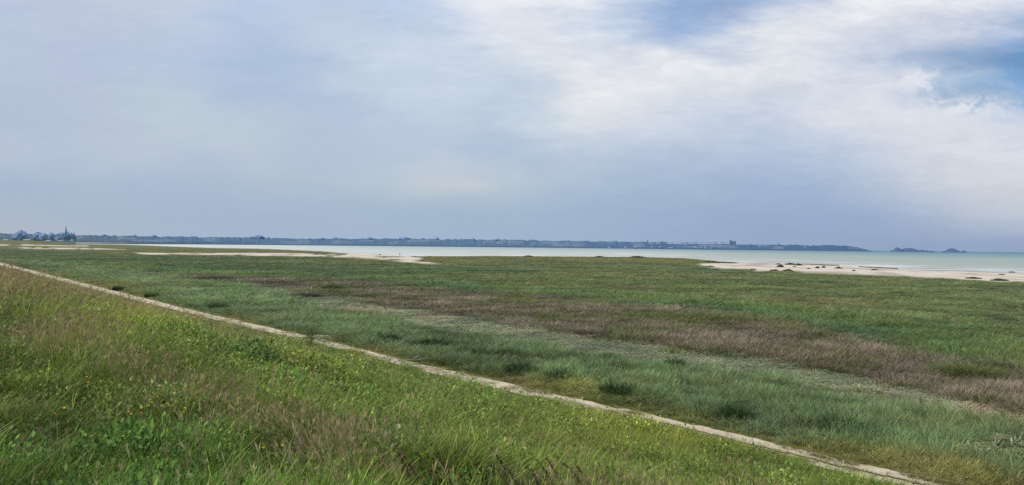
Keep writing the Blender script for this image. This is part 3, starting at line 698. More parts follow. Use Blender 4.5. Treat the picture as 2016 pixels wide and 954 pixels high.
for i, (px, py, fw, m, lb) in enumerate(wl):
    p = ground_at(px, py + 32); d = math.hypot(p[0], p[1]); tp = at(px, py, d)
    flower_plant('white_flower' if m is M_WHT else 'pale_umbel', p, max(.3, tp[2] - p[2] + .04), 1, m, fw, lb, 'flower', None, 80 + i, .05)

def leafy_bush(name, loc, w, h, label, cat, group, col, seed, n=900, leafsz=.05, stems=7, lw=.012):
    g = random.Random(seed); t = empty(name, loc, label, cat, group)
    strokes = []
    for i in range(stems):
        a = g.uniform(0, 6.283); R = w / 2 * g.uniform(.4, .95)
        strokes.append([(0, 0, -.05), (R * .35 * math.cos(a), R * .35 * math.sin(a), h * .6), (R * .8 * math.cos(a), R * .8 * math.sin(a), h * g.uniform(.7, 1.0)), (R * 1.1 * math.cos(a), R * 1.1 * math.sin(a), h * g.uniform(.45, .95))])
    obj('stem', blade_mesh('stem', M_STEM, strokes, (lw, lw * .4)), t)
    V = []; Fq = []; BT = []; BC = []
    lobes = [(g.uniform(-.32, .32) * w, g.uniform(-.32, .32) * w, h * g.uniform(.3, .65), g.uniform(.2, .34) * w) for _ in range(7)]
    for i in range(n):
        lx, ly, lz, lr = lobes[g.randrange(7)]; a = g.uniform(0, 6.283); e = math.asin(g.uniform(-.5, 1)); rr = lr * g.uniform(.6, 1.08)
        p = Vector((lx + rr * math.cos(a) * math.cos(e), ly + rr * math.sin(a) * math.cos(e), max(.02, lz + rr * math.sin(e) * h / w * 1.25)))
        d = Vector((g.gauss(0, 1), g.gauss(0, 1), g.gauss(.2, .5))).normalized(); s = d.cross(Vector((0, 0, 1))).normalized(); l = leafsz * g.uniform(.6, 1.3)
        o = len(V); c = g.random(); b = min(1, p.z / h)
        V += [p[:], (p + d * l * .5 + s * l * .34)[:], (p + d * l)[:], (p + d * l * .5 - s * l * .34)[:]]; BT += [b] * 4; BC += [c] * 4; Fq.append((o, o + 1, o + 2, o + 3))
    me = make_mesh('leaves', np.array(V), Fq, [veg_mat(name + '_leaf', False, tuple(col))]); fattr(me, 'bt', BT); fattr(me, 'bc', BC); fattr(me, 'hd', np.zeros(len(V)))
    obj('leaves', me, t); return t
br = [(575, 705, 2.2, .55, 'bramble thicket under the tall weed, topmost of the brambles', (92, 112, 40)), (500, 735, 2.0, .5, 'dark bramble clump left of the slope centre', (62, 92, 40)),
      (590, 752, 1.6, .45, 'yellowish bramble with a dark underside, lowest of the brambles', (98, 114, 40)), (625, 715, 1.4, .5, 'bright pale green bramble right of the thicket', (112, 140, 62)),
      (465, 700, 1.5, .45, 'bramble beside the feathery light green plant', (80, 108, 44)), (690, 700, 1.8, .45, 'yellow green bramble close to the path', (104, 116, 44)), (530, 680, 1.6, .42, 'small bramble nearest the upper path edge', (90, 108, 44))]
for i, (px, py, w, h, lb, col) in enumerate(br):
    p = ground_at(px, py + 14); leafy_bush('bramble', p, w, h + .4, lb, 'bramble', 'brambles on the embankment', lin(col) * KV * 1.1, 120 + i, 1500, .085)
p = ground_at(446, 692); leafy_bush('fennel_plant', p, .9, .75, 'feathery bright light green plant on the slope', 'plant', None, lin((112, 150, 70)), 140, 1500, .05)
def tall_weed():
    p = ground_at(612, 690); d = math.hypot(p[0], p[1]); h = at(609, 646, d)[2] - p[2]
    t = empty('tall_weed', p, 'tall dark green weed standing up against the path', 'plant')
    g = random.Random(5); obj('stem', blade_mesh('stem', M_STEM, [[(0, 0, 0), (-.01, 0, h * .5), (-.03, 0, h)]], (.02, .01)), t)
    V = []; Fq = []; BT = []; BC = []
    for i in range(46):
        z = h * (.25 + .75 * i / 45); a = i * 2.4; l = .40 * (1.15 - .5 * i / 45) * g.uniform(.8, 1.2)
        d_ = Vector((math.cos(a), math.sin(a), .45)).normalized(); s = Vector((-math.sin(a), math.cos(a), 0)); q = Vector((-.03 * z / h, 0, z)); o = len(V); c = g.random()
        V += [q[:], (q + d_ * l * .5 + s * l * .2)[:], (q + d_ * l - Vector((0, 0, l * .25)))[:], (q + d_ * l * .5 - s * l * .2)[:]]; BT += [.6] * 4; BC += [c] * 4; Fq.append((o, o + 1, o + 2, o + 3))
    me = make_mesh('leaves', np.array(V), Fq, [veg_mat('weed_leaf', False, tuple(lin((62, 96, 44))))]); fattr(me, 'bt', BT); fattr(me, 'bc', BC); fattr(me, 'hd', np.zeros(len(V))); obj('leaves', me, t)
tall_weed()

# --- marsh tussocks and shrubs one can pick out
def tussock(name, loc, w, h, label, cat, group, col, seed, n=420, bw=.02):
    g = random.Random(seed); V = []; Fq = []; BT = []; BC = []
    for i in range(n):
        a = g.uniform(0, 6.283); r0 = w * .42 * math.sqrt(g.random()); x, y = r0 * math.cos(a), r0 * math.sin(a)
        L_ = h * g.uniform(.6, 1.1) * (1 - .45 * (r0 / (w * .5)) ** 2); o_ = (.25 * w) * (r0 / (w * .42)) + .1 * w * g.random(); th = a + g.gauss(0, .5)
        fa = g.uniform(0, 3.14); sx, sy = math.cos(fa) * bw / 2, math.sin(fa) * bw / 2; c = g.random(); prev = None
        for s in range(4):
            t = s / 3; cx, cy, zz = x + math.cos(th) * o_ * t * t, y + math.sin(th) * o_ * t * t, L_ * (t - .2 * t * t) - .05; k = 1 - t * .85
            V += [(cx - sx * k, cy - sy * k, zz), (cx + sx * k, cy + sy * k, zz)]; BT += [t, t]; BC += [c, c]; q = (len(V) - 2, len(V) - 1)
            if prev: Fq.append((prev[0], prev[1], q[1], q[0]))
            prev = q
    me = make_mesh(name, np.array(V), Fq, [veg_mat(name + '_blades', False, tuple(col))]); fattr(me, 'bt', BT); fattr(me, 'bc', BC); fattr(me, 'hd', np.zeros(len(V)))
    o = obj(name, me, label=label, cat=cat, group=group); o.location = tuple(map(float, loc)); return o
DK = lin((60, 82, 48))
tu = [(853, 678, 3.2, 'dark tussock left of the paired tussocks in blue green grass'), (920, 694, 2.2, 'round dark tussock beside a bleached stick'), (948, 700, 2.0, 'lower dark tussock right of the round one'),
      (760, 665, 2.2, 'small dark tussock near the left part of the blue green grass'), (1000, 700, 2.4, 'dark tussock nearest the pale driftwood branches'), (1024, 730, 2.2, 'dark green tussock just above the yellowish verge'),
      (1196, 709, 1.8, 'lone black green tussock in the middle of the blue green grass'), (1330, 722, 1.6, 'tussock upper right of the lone one'), (1445, 822, 2.0, 'dark tussock by the rusty earth close to the path'),
      (1650, 846, 3.4, 'wide dark tussock on the verge right of centre'), (1212, 772, 2.0, 'dark tussock below the lone one'), (230, 566, 2.4, 'small dark tussock far left above the path'), (300, 580, 2.6, 'second dark tussock on the far left above the path'),
      (430, 604, 2.6, 'bushy dark tussock above the far part of the path'), (655, 565, 4.0, 'dark shrub at the edge of the pale mat'), (1100, 746, 1.6, 'small tussock between the verge and the blue green grass')]
for i, (px, py, w, lb) in enumerate(tu):
    p = ground_at(px, py + 4); tussock('dark_tussock', p, w * .75, .85 + .2 * random.random(), lb, 'tussock', 'dark tussocks standing out in the marsh', DK * (1 + .3 * random.random()), 200 + i, 420, .02 + np.hypot(p[0], p[1]) * .0006)
gb = [(1905, 735, 3.6, 1.0, (108, 118, 64), 'yellow green bush among the brown stems by the right side'), (1950, 725, 3.0, .8, (100, 92, 70), 'brownish bush just right of the yellow green bush'),
      (1300, 655, 2.2, .5, (104, 108, 56), 'yellowish low bush at the lower edge of the brown stems, left of two'), (1372, 660, 2.0, .45, (122, 110, 58), 'tan low bush at the lower edge of the brown stems, right of two'),
      (425, 545, 7.0, 1.2, (100, 94, 84), 'greyish brown bush at the far left end of the brown stems'), (600, 577, 4.0, .7, (96, 88, 72), 'brown bush standing alone on the pale mat')]
for i, (px, py, w, h, col, lb) in enumerate(gb):
    p = ground_at(px, py + 5); tussock('marsh_bush', p, w, h, lb, 'bush', 'bushes in the brown part of the marsh', lin(col), 240 + i, 1100, .03 + np.hypot(p[0], p[1]) * .0005)

# --- flattened straw mounds with dark hollow
M_STRAW = veg_mat('straw', False, tuple(lin((160, 164, 130)) * 1.6), transl=.1)
def straw_mound(loc, w, h, label, seed, n=900, col=None):
    g = random.Random(seed); V = []; Fq = []; BT = []; BC = []
    for i in range(n):
        a = g.uniform(0, 6.283); r0 = w / 2 * math.sqrt(g.random()); x, y = r0 * math.cos(a), r0 * math.sin(a) * .8
        z = h * (1 - (r0 / (w / 2)) ** 2) * g.uniform(.3, 1.0) + .04; th = g.gauss(2.7, .8); l = g.uniform(.25, .6); dz = g.gauss(-.05, .18)
        d = Vector((math.cos(th), math.sin(th), dz)).normalized() * l; s = Vector((-math.sin(th), math.cos(th), .5)).normalized() * g.uniform(.006, .014); o = len(V); c = g.random(); m = Vector((0, 0, -.03))
        p = Vector((x, y, z)); V += [(p - s)[:], (p + s)[:], (p + d * .5 + s)[:], (p + d * .5 - s)[:], (p + d + m)[:]]; BT += [.5 + .5 * z / (h + .1)] * 5; BC += [c] * 5
        Fq += [(o, o + 1, o + 2, o + 3), (o + 3, o + 2, o + 4)]
    me = make_mesh('straw_mound', np.array(V), Fq, [M_STRAW]); fattr(me, 'bt', BT); fattr(me, 'bc', BC); fattr(me, 'hd', np.zeros(len(V)))
    o = obj('straw_mound', me, label=label, cat='straw mound', group='flattened straw in the marsh'); o.location = tuple(map(float, loc))
for i, (px, py, w, h, lb) in enumerate(STRAW):
    straw_mound(ground_at(px, py), w, h, lb, 260 + i)
p = ground_at(1962, 893); tussock('dark_tussock', p + np.array([0, 0, -.05]), .9, .45, 'nearly black blades painted as the shade in the hollow between two straw mounds', 'tussock', 'dark tussocks standing out in the marsh', lin((24, 32, 22)), 291, 500, .018)  # near-black blades added to paint the shade of the hollow
M_DRIFT = plain_mat('driftwood', lin((168, 160, 146)), var=.25, scale=8)
def branch(loc, l, rz, label, seed):
    g = random.Random(seed); m = [(l * (k / 5 - .5), g.gauss(0, .04), .12 + .06 * math.sin(k)) for k in range(6)]
    tw = [[m[2], (m[2][0] + .15 * l, .2, .3), (m[2][0] + .24 * l, .3, .34)], [m[3], (m[3][0] + .12 * l, -.18, .22)]]
    me = blade_mesh('driftwood_branch', M_DRIFT, [m] + tw, (.06, .02)); o = obj('driftwood_branch', me, label=label, cat='branch', group='bleached branches in the marsh'); o.location = tuple(map(float, loc)); o.rotation_euler = (0, 0, rz)
for i, (px, py, l, lb) in enumerate([(999, 703, 1.6, 'bleached branch lying beside the round dark tussock'), (1010, 711, 1.9, 'bleached branch lying just below another branch'), (740, 655, 2.0, 'small bleached branch near the left tussock'), (820, 712, 2.2, 'bleached log on the verge near the path')]):
    branch(ground_at(px, py), l, .2 * i, lb, 300 + i)

# --- hummocks on the beach
hum = [(1536, 524, 2.4, .9, 'round tall hummock, leftmost of the dark ones on the sand'), (1532, 519, 1.8, .4, 'low hummock behind the round tall one on the sand'), (1556, 519.6, 3.6, .85, 'peaked hummock at the water edge of the beach'), (1573, 521, 2.6, .85, 'domed hummock right of the peaked one'),
       (1564, 523.8, 1.0, .3, 'tiny hummock below the domed one'), (1592, 527.8, .9, .25, 'smallest hummock in the middle of the sand'), (1609, 526.5, 1.5, .7, 'steep dark hummock, left of a pair'), (1621, 525.5, 1.4, .6, 'steep dark hummock, right of a pair'), (1651, 527, 2.6, .6, 'wide green hummock at the left end of the weed strip'),
       (1681, 532, 1.0, .3, 'small flat hummock below the weed strip'), (1722, 530.5, 2.0, .4, 'flat dark hummock alone right of the weed strip'), (1482, 529.5, 2.0, .4, 'low hummock at the grass edge, leftmost'), (1524, 531.5, 2.8, .45, 'low hummock at the grass edge left of a larger one'), (1551, 532.5, 3.8, .7, 'large hummock at the grass edge'),
       (1916, 547, 4.2, .35, 'flat dark grass patch on the sand near the right side'), (1968, 551, 5.0, .5, 'largest flat grass patch on the sand near the right side'), (1992, 534.6, 1.6, .2, 'dark weed patch at the water edge near the right side'), (1972, 539.5, 1.6, .2, 'faint weed patch on the sand near the right side'),
       (1400, 516, 8.0, .9, 'long grassy dune hump at the left tip of the beach'), (1430, 516.5, 7.0, .5, 'tapering grassy hump ending the dune at the beach'), (1398, 524, 3.0, .4, 'small grass patch on the sand at the beach tip'),
       (1040, 504.2, 7, .9, 'dark hump on the marsh skyline near the centre'), (1180, 505.5, 9, .9, 'dark hump on the marsh skyline right of the centre'), (1255, 506, 12, 1.1, 'largest dark hump on the marsh skyline'),
       (815, 504.6, 4, .4, 'dark grass tongue at the creek mouth'), (748, 501, 1.2, .6, 'small dark lump on the sand left of the walker')]
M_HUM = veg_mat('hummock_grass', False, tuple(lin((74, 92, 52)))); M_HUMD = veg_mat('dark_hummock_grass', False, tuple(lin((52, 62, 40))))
for i, (px, py, w, h, lb) in enumerate(hum):
    p = unproj(px, py, -.1); g = random.Random(400 + i); V = []; Fq = []; BT = []; BC = []
    w = w * np.hypot(p[0], p[1]) / 300 * 1.15 if px > 1300 else w
    for q in range(420):
        a = g.uniform(0, 6.283); r0 = math.sqrt(g.random()); x, y = r0 * w / 2 * math.cos(a), r0 * w / 2 * math.sin(a) * .8
        z = h * (1 - r0 ** 2.4) * (.75 + .25 * math.sin(x * 3 + i)); l = .28 * g.uniform(.6, 1.3); th = g.uniform(0, 6.283)
        s = Vector((math.cos(th), math.sin(th), 0)) * (.05 + .05 * w / 3); b = Vector((x, y, max(0, z - .12))); d = Vector((g.gauss(0, .1) + .25 * math.cos(a) * r0, g.gauss(0, .1) + .25 * math.sin(a) * r0, 1)).normalized() * l; c = g.random(); o = len(V)
        V += [(b - s)[:], (b + s)[:], (b + d)[:]]; BT += [.2, .2, 1]; BC += [c] * 3; Fq.append((o, o + 1, o + 2))
    # solid core mound
    k = 14; o = len(V)
    for rr_, zz in ((1, -.05), (.8, .42), (.5, .78), (.2, .96)):
        for j in range(k):
            a = j * 6.283 / k; V.append((rr_ * w / 2 * math.cos(a), rr_ * w / 2 * .8 * math.sin(a), h * zz * (.9 + .1 * math.sin(3 * a + i)))); BT.append(.3); BC.append(.4)
    for m_ in range(3):
        for j in range(k): Fq.append((o + m_ * k + j, o + m_ * k + (j + 1) % k, o + (m_ + 1) * k + (j + 1) % k, o + (m_ + 1) * k + j))
    Fq.append(tuple(o + 3 * k + j for j in range(k)))
    me = make_mesh('grass_hummock', np.array(V), Fq, [M_HUMD if ('dark' in lb or 'hummock,' in lb) else M_HUM]); fattr(me, 'bt', BT); fattr(me, 'bc', BC); fattr(me, 'hd', np.zeros(len(V)))
    ob = obj('grass_hummock', me, label=lb, cat='hummock', group='grass hummocks along the beach'); ob.location = (p[0], p[1], -.15 if px > 1300 else .0)
# weed strips along the tide line
def strip(px0, py0, px1, py1, n, name, label):
    V = []; Fq = []; BT = []; BC = []; g = random.Random(int(px0))
    for i in range(n):
        t = g.random(); q = unproj(px0 + (px1 - px0) * t, py0 + (py1 - py0) * t + g.gauss(0, .35) * (1 - abs(2 * t - 1)), -.12); l = g.uniform(.15, .35); th = g.uniform(0, 3.14); s = Vector((math.cos(th), math.sin(th), 0)) * .16
        b = Vector(q); o = len(V); V += [(b - s)[:], (b + s)[:], (b + Vector((g.gauss(0, .1), g.gauss(0, .1), l)))[:]]; BT += [.3, .3, 1]; c = g.random(); BC += [c] * 3; Fq.append((o, o + 1, o + 2))
    me = make_mesh(name, np.array(V), Fq, [veg_mat(name + '_blades', False, tuple(lin((112, 106, 70))))]); fattr(me, 'bt', BT); fattr(me, 'bc', BC); fattr(me, 'hd', np.zeros(len(V)))
    obj(name, me, kind='stuff', label=label)
strip(1583, 519.3, 1652, 521.5, 900, 'tide_line_weed', 'thin strip of weed along the tide line'); strip(1690, 524, 1768, 528, 1200, 'tide_line_weed', 'thin olive strip of weed along the tide line, right part')

# ---------------------------------------------------------------- far coast
def haze_mat(name, col, var=.12, scale=.02): return plain_mat(name, col, rough=1.0, var=var, scale=scale, spec=0.0)
top_c = curve([(-400, 456), (0, 459.8), (80, 461.5), (200, 464.3), (300, 465.8), (400, 467.2), (470, 467.6), (540, 469.6), (600, 470.4), (640, 470), (700, 471), (750, 470.4), (800, 471), (850, 471.4), (900, 472), (1000, 472.8), (1100, 474.8),
               (1200, 476), (1300, 477.6), (1400, 478.6), (1500, 480.4), (1560, 481), (1600, 481.4), (1650, 481.6), (1668, 482.4), (1690, 486), (1710, 491), (1724, 494.4)])
base_c = curve([(-400, 472), (0, 475), (165, 477.6), (250, 479.4), (500, 481), (1000, 485.6), (1250, 488.2), (1500, 491.2), (1724, 494.8)])
def coast_dist(px):
    return np.interp(px, [-400, 0, 165, 250, 500, 1000, 1500, 1724], [2300, 2400, 2500, 2500, 3300, 4300, 4600, 4700])
def coast():
    px = np.arange(-420, 1725, .8); n = len(px); D = coast_dist(px); rows = 15; V = []; C = []
    tree = (vnoise(px / 7, px * 0, 5) - .5) * 1.5 + (vnoise(px / 3.1, px * 0 + 2, 7) - .5) * 1.1 + (vnoise(px / 16, px * 0 + 4, 9) - .5) * .9
    tree = tree * 1.05 * sstep(1735, 1640, px)
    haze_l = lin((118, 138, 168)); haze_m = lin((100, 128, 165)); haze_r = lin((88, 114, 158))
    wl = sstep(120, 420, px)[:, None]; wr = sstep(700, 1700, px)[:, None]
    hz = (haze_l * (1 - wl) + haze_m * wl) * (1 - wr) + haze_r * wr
    for j in range(rows):
        t = j / (rows - 1); back = 420 * t ** 1.4
        yy = base_c(px) + (top_c(px) - tree - base_c(px)) * min(1, (t * 1.02) ** .75) + 0
        if j == 0: yy = base_c(px) + .6
        d = ray(px, yy); k = (D + back) / np.hypot(d[:, 0], d[:, 1]); P_ = EYE + d * k[:, None]
        V.append(P_)
        nz = fbm(px / 6 + 31 * t, px * 0 + t * 14, 4, 71); fld = sstep(.57, .64, fbm(px / 30, px * 0 + t * 3.2 + 4, 3, 83)) * (t > .2) * (t < .9)
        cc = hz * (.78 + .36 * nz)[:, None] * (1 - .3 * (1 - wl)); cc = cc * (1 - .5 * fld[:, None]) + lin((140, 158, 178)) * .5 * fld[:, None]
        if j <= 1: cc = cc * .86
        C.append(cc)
    V = np.concatenate(V); C = np.concatenate(C)
    i = (np.arange(rows - 1)[:, None] * n + np.arange(n - 1)[None, :]).ravel()
    # back face down to the ground
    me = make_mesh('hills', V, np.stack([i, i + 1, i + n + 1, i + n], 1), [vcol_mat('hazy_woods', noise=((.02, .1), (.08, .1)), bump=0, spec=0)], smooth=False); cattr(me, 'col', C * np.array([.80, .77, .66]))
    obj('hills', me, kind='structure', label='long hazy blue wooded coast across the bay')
coast()

def lathe_islet(px0, px1, prof, label, dist, group):
    """rocky islet: ridge profile (px, top y) given depth"""
    g = random.Random(int(px0)); n = len(prof); xs = np.linspace(px0, px1, 60); top = np.interp(xs, [q[0] for q in prof], [q[1] for q in prof]); base = 483.2 + ROLL * (xs - 1008) + 2.6
    top = np.minimum(top - 1.5 + (vnoise(xs / 1.5, xs * 0, 4) - .5) * .5, base)
    V = []; rows = [(0, 0), (.12, .55), (.3, .85), (.5, 1), (.7, .8), (1, 0)]
    for (t, hh) in rows:
        d = ray(xs, base + (top - base) * hh); k = (dist + 160 * (t - .3)) / np.hypot(d[:, 0], d[:, 1]); V.append(EYE + d * k[:, None])
    V = np.concatenate(V); m = 60; i = (np.arange(len(rows) - 1)[:, None] * m + np.arange(m - 1)[None, :]).ravel()
    c0 = V.mean(0); c0[2] = -.25
    me = make_mesh('rocky_islet', V - c0, np.stack([i, i + 1, i + m + 1, i + m], 1), [M_ISL]); o = obj('rocky_islet', me, label=label, cat='islet', group=group); o.location = tuple(c0)
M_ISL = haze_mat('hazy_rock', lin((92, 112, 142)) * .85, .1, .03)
GI = 'rocky islets on the horizon'
lathe_islet(1752, 1776, [(1752, 494), (1759, 492), (1763, 488), (1766, 486.6), (1770, 488.6), (1776, 491.5)], 'conical rocky islet, leftmost on the horizon', 4600, GI)
lathe_islet(1771, 1810, [(1771, 492), (1780, 489.2), (1791, 488), (1798, 489.2), (1805, 491.6), (1810, 493)], 'long rounded rocky islet beside the conical one', 4650, GI)
lathe_islet(1806, 1842, [(1806, 493.5), (1816, 491.2), (1820, 493.2), (1824, 492.3), (1828, 494.2), (1834, 493.4), (1840, 495)], 'low broken line of rocks between the larger islets', 4620, GI)
lathe_islet(1852, 1890, [(1852, 495.2), (1861, 493.6), (1867, 490), (1873, 489), (1879, 489.2), (1884, 492.6), (1890, 495)], 'flat topped rocky islet right of the broken rocks', 4600, GI)
lathe_islet(1890, 1904, [(1890, 496), (1897, 492.8), (1904, 496)], 'smallest pointed rock, rightmost on the horizon', 4600, GI)

# trees and buildings of the left shore and skyline
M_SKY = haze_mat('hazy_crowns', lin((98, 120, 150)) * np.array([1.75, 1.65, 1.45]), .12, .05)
def lump(name, w, h, seed, mat):
    g = random.Random(seed); V = []; Fq = []; k = 28; rows = 10; ph = [g.uniform(0, 6.283) for _ in range(6)]
    for j in range(rows + 1):
        e = j / rows; R = (w / 2) * (1 - (2 * e - .75) ** 2 / 1.6) ** .5 if e < .999 else .02 * w
        for i in range(k):
            a = i * 6.283 / k; b = 1 + .16 * math.sin(3 * a + ph[0] + e * 5) + .12 * math.sin(7 * a + ph[1] - e * 9) + g.uniform(-.07, .07)
            V.append((R * b * math.cos(a), R * b * .7 * math.sin(a), h * e * (1 + .10 * math.sin(2 * a + ph[2]) * e + g.uniform(-.03, .03))))
    for j in range(rows):
        for i in range(k): Fq.append((j * k + i, j * k + (i + 1) % k, (j + 1) * k + (i + 1) % k, (j + 1) * k + i))
    Fq.append(tuple(rows * k + i for i in range(k)))
    return make_mesh(name, np.array(V), Fq, [mat], smooth=True)
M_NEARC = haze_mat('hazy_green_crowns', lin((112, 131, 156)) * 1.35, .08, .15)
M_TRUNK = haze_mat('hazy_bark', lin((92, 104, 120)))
def crown_mesh(name, w, h, seed, col, n=1500, lobes=9, flat=.8, leaf=None):
    g = random.Random(seed); V = []; Fq = []; BT = []; BC = []; leaf = leaf or w * .05
    lb = [(g.uniform(-.3, .3) * w, g.uniform(-.3, .3) * w, h * g.uniform(.3, .72), w * g.uniform(.18, .3)) for _ in range(lobes)] + [(0, 0, h * .5, w * .36)]
    for i in range(n):
        x, y, z, r_ = lb[g.randrange(len(lb))]; a = g.uniform(0, 6.283); e = math.asin(g.uniform(-.9, 1)); rr_ = r_ * g.uniform(.7, 1.05)
        p = Vector((x + rr_ * math.cos(a) * math.cos(e), y + rr_ * math.sin(a) * math.cos(e), min(h, z + rr_ * math.sin(e) * h / w * .95)))
        d = Vector((g.gauss(0, 1), g.gauss(0, 1), g.gauss(0, 1))).normalized(); s = d.orthogonal().normalized(); l = leaf * g.uniform(.7, 1.5); o = len(V); c = g.random()
        V += [p[:], (p + d * l * .5 + s * l * .4)[:], (p + d * l)[:], (p + d * l * .5 - s * l * .4)[:]]; BT += [max(0, min(1, p.z / h))] * 4; BC += [c] * 4; Fq.append((o, o + 1, o + 2, o + 3))
    me = make_mesh(name, np.array(V), Fq, [col]); fattr(me, 'bt', BT); fattr(me, 'bc', BC); fattr(me, 'hd', np.zeros(len(V))); return me
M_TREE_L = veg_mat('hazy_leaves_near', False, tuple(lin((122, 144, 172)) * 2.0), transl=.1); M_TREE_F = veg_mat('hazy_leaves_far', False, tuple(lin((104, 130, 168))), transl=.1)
def trunk_mesh(w, h):
    return blade_mesh('trunk', M_TRUNK, [[(0, 0, 0), (.02 * w, 0, h * .5), (0, .02 * w, h)], [(.02 * w, 0, h * .4), (.2 * w, .05 * w, h * .8)], [(0, 0, h * .45), (-.18 * w, .03 * w, h * .85)]], (w * .07, w * .03))
def tree(px, ytop, ybase, wpx, dist, label, seed, name='tree', cat='tree', group=None, mat=None, parts=True):
    b = at(px, ybase, dist); s = dist / F; h = (ybase - ytop) * s; w = wpx * s
    t = empty(name, b, label, cat, group)
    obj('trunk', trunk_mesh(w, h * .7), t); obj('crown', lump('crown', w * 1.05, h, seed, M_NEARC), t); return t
GT = 'trees of the village shore'
tree(41, 458.2, 474.6, 22, 1500, 'largest round tree on the far left shore', 1, group=GT)
tree(75, 460.8, 474.8, 15, 1500, 'broad tree left half of the double clump on the far left shore', 2, group=GT)
tree(86, 462.2, 474.8, 13, 1490, 'broad tree right half of the double clump on the far left shore', 3, group=GT)
tree(101, 461.2, 475, 10, 1520, 'squarish tree between the double clump and the church', 4, group=GT)
tree(117, 466, 475.2, 8, 1600, 'low tree just left of the church spire', 5, group=GT)
tree(28, 462.5, 474.6, 9, 1700, 'small tree left of the largest round tree', 6, group=GT)
for i, (px, yt, w, lb) in enumerate([(126.3, 461.2, 3.2, 'poplar left of the church spire'), (133.6, 459.4, 4.4, 'tallest poplar just right of the church spire'), (140.2, 460.6, 3.6, 'third poplar right of the spire'), (145.2, 460.8, 3.2, 'rightmost poplar by the church')]):
    dist = 1800; b = at(px, 474.6, dist); s = dist / F; h = (474.6 - yt) * s; w = w * s; t = empty('poplar_tree', b, lb, 'tree', 'poplars beside the church')
    obj('trunk', blade_mesh('trunk', M_TRUNK, [[(0, 0, 0), (0, 0, h * .9)]], (w * .12, w * .03)), t)
    g = random.Random(60 + i); V = []; Fq = []; BT = []; BC = []
    for q in range(900):
        z = h * (.06 + .94 * g.random()); R = w * .55 * math.sin(min(1, z / h * 1.02 + .05) * math.pi) ** .5 * g.uniform(.6, 1); a = g.uniform(0, 6.283)
        p_ = Vector((R * math.cos(a), R * math.sin(a), z)); d = Vector((g.gauss(0, .5), g.gauss(0, .5), 1)).normalized(); sd = d.orthogonal() * .35; l = w * .3; o = len(V); c = g.random()
        V += [p_[:], (p_ + d * l * .5 + sd * l)[:], (p_ + d * l)[:], (p_ + d * l * .5 - sd * l)[:]]; BT += [z / h] * 4; BC += [c] * 4; Fq.append((o, o + 1, o + 2, o + 3))
    me = make_mesh('crown', np.array(V), Fq, [M_TREE_L]); fattr(me, 'bt', BT); fattr(me, 'bc', BC); fattr(me, 'hd', np.zeros(len(V))); obj('crown', me, t)
sk = [(507, 463.9, 23, 'biggest tree dome on the far skyline'), (493, 466.6, 6, 'small pointed tree left of the biggest skyline dome'), (527, 467.6, 8, 'low tree right of the biggest skyline dome'), (660, 468, 8, 'small round tree on the skyline left of centre'), (635, 468.6, 9, 'low tree clump left of the small round skyline tree'),
      (728, 467.6, 13, 'wide tree clump on the skyline left of the flat copse'), (795, 467.6, 22, 'long flat copse on the skyline'), (832, 469, 9, 'tree right of the long flat copse'), (860, 467.8, 8, 'peaked tree on the skyline above the sand flat'), (932, 469.8, 6, 'single bump tree just left of the pale house cluster'),
      (980, 470.2, 12, 'tree group above the pale house cluster'), (1045, 471.6, 10, 'tree pair right of the pale house cluster'), (1209, 474, 12, 'tree clump on the skyline right of centre'), (1300, 475.6, 12, 'low wide tree left of the church on the far skyline'), (1408, 477, 8, 'tree close left of the far church'), (1531, 478.2, 11, 'tree on the headland skyline'),
      (205, 462.4, 8, 'left skyline tree beyond the spire'), (304, 463.6, 8, 'left skyline tree above the white flats'), (265, 463.2, 5, 'pin shaped tree on the left skyline'), (120, 459.6, 14, 'wide hill tree behind the church spire')]
for i, (px, yt, w, lb) in enumerate(sk):
    D = float(coast_dist(px)) + 330; b = at(px, float(top_c(px)) + 3.2, D); s = D / F
    t = empty('skyline_tree', b, lb, 'tree', 'trees on the far skyline'); h = (float(top_c(px)) + 3.2 - yt) * s
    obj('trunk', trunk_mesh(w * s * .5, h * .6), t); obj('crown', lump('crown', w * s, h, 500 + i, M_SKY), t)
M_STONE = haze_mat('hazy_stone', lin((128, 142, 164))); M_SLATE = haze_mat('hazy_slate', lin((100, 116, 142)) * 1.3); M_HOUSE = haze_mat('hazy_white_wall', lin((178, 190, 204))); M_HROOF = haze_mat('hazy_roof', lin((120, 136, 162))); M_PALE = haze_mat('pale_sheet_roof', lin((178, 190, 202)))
def box(x0, x1, y0, y1, z0, z1):
    return [(x0, y0, z0), (x1, y0, z0), (x1, y1, z0), (x0, y1, z0), (x0, y0, z1), (x1, y0, z1), (x1, y1, z1), (x0, y1, z1)], [(0, 3, 2, 1), (4, 5, 6, 7), (0, 1, 5, 4), (1, 2, 6, 5), (2, 3, 7, 6), (3, 0, 4, 7)]
def gable(x0, x1, y0, y1, z0, z1, ov=.3):
    x0 -= ov; x1 += ov; y0 -= ov; y1 += ov; ym = (y0 + y1) / 2
    return [(x0, y0, z0), (x1, y0, z0), (x1, y1, z0), (x0, y1, z0), (x0, ym, z1), (x1, ym, z1)], [(0, 3, 2, 1), (0, 1, 5, 4), (2, 3, 4, 5), (0, 4, 3), (1, 2, 5)]
def pyramid(x, y, r, z0, z1, k=8):
    v = [(x + r * math.cos(j * 6.283 / k), y + r * math.sin(j * 6.283 / k), z0) for j in range(k)] + [(x, y, z1)]
    return v, [tuple(range(k))] + [(j, (j + 1) % k, k) for j in range(k)]
D = 1850; b = at(129.6, 474.8, D); s = D / F; ht = (474.8 - 451.6) * s
t = empty('church', b, 'church with a thin pointed spire among the poplars', 'church')
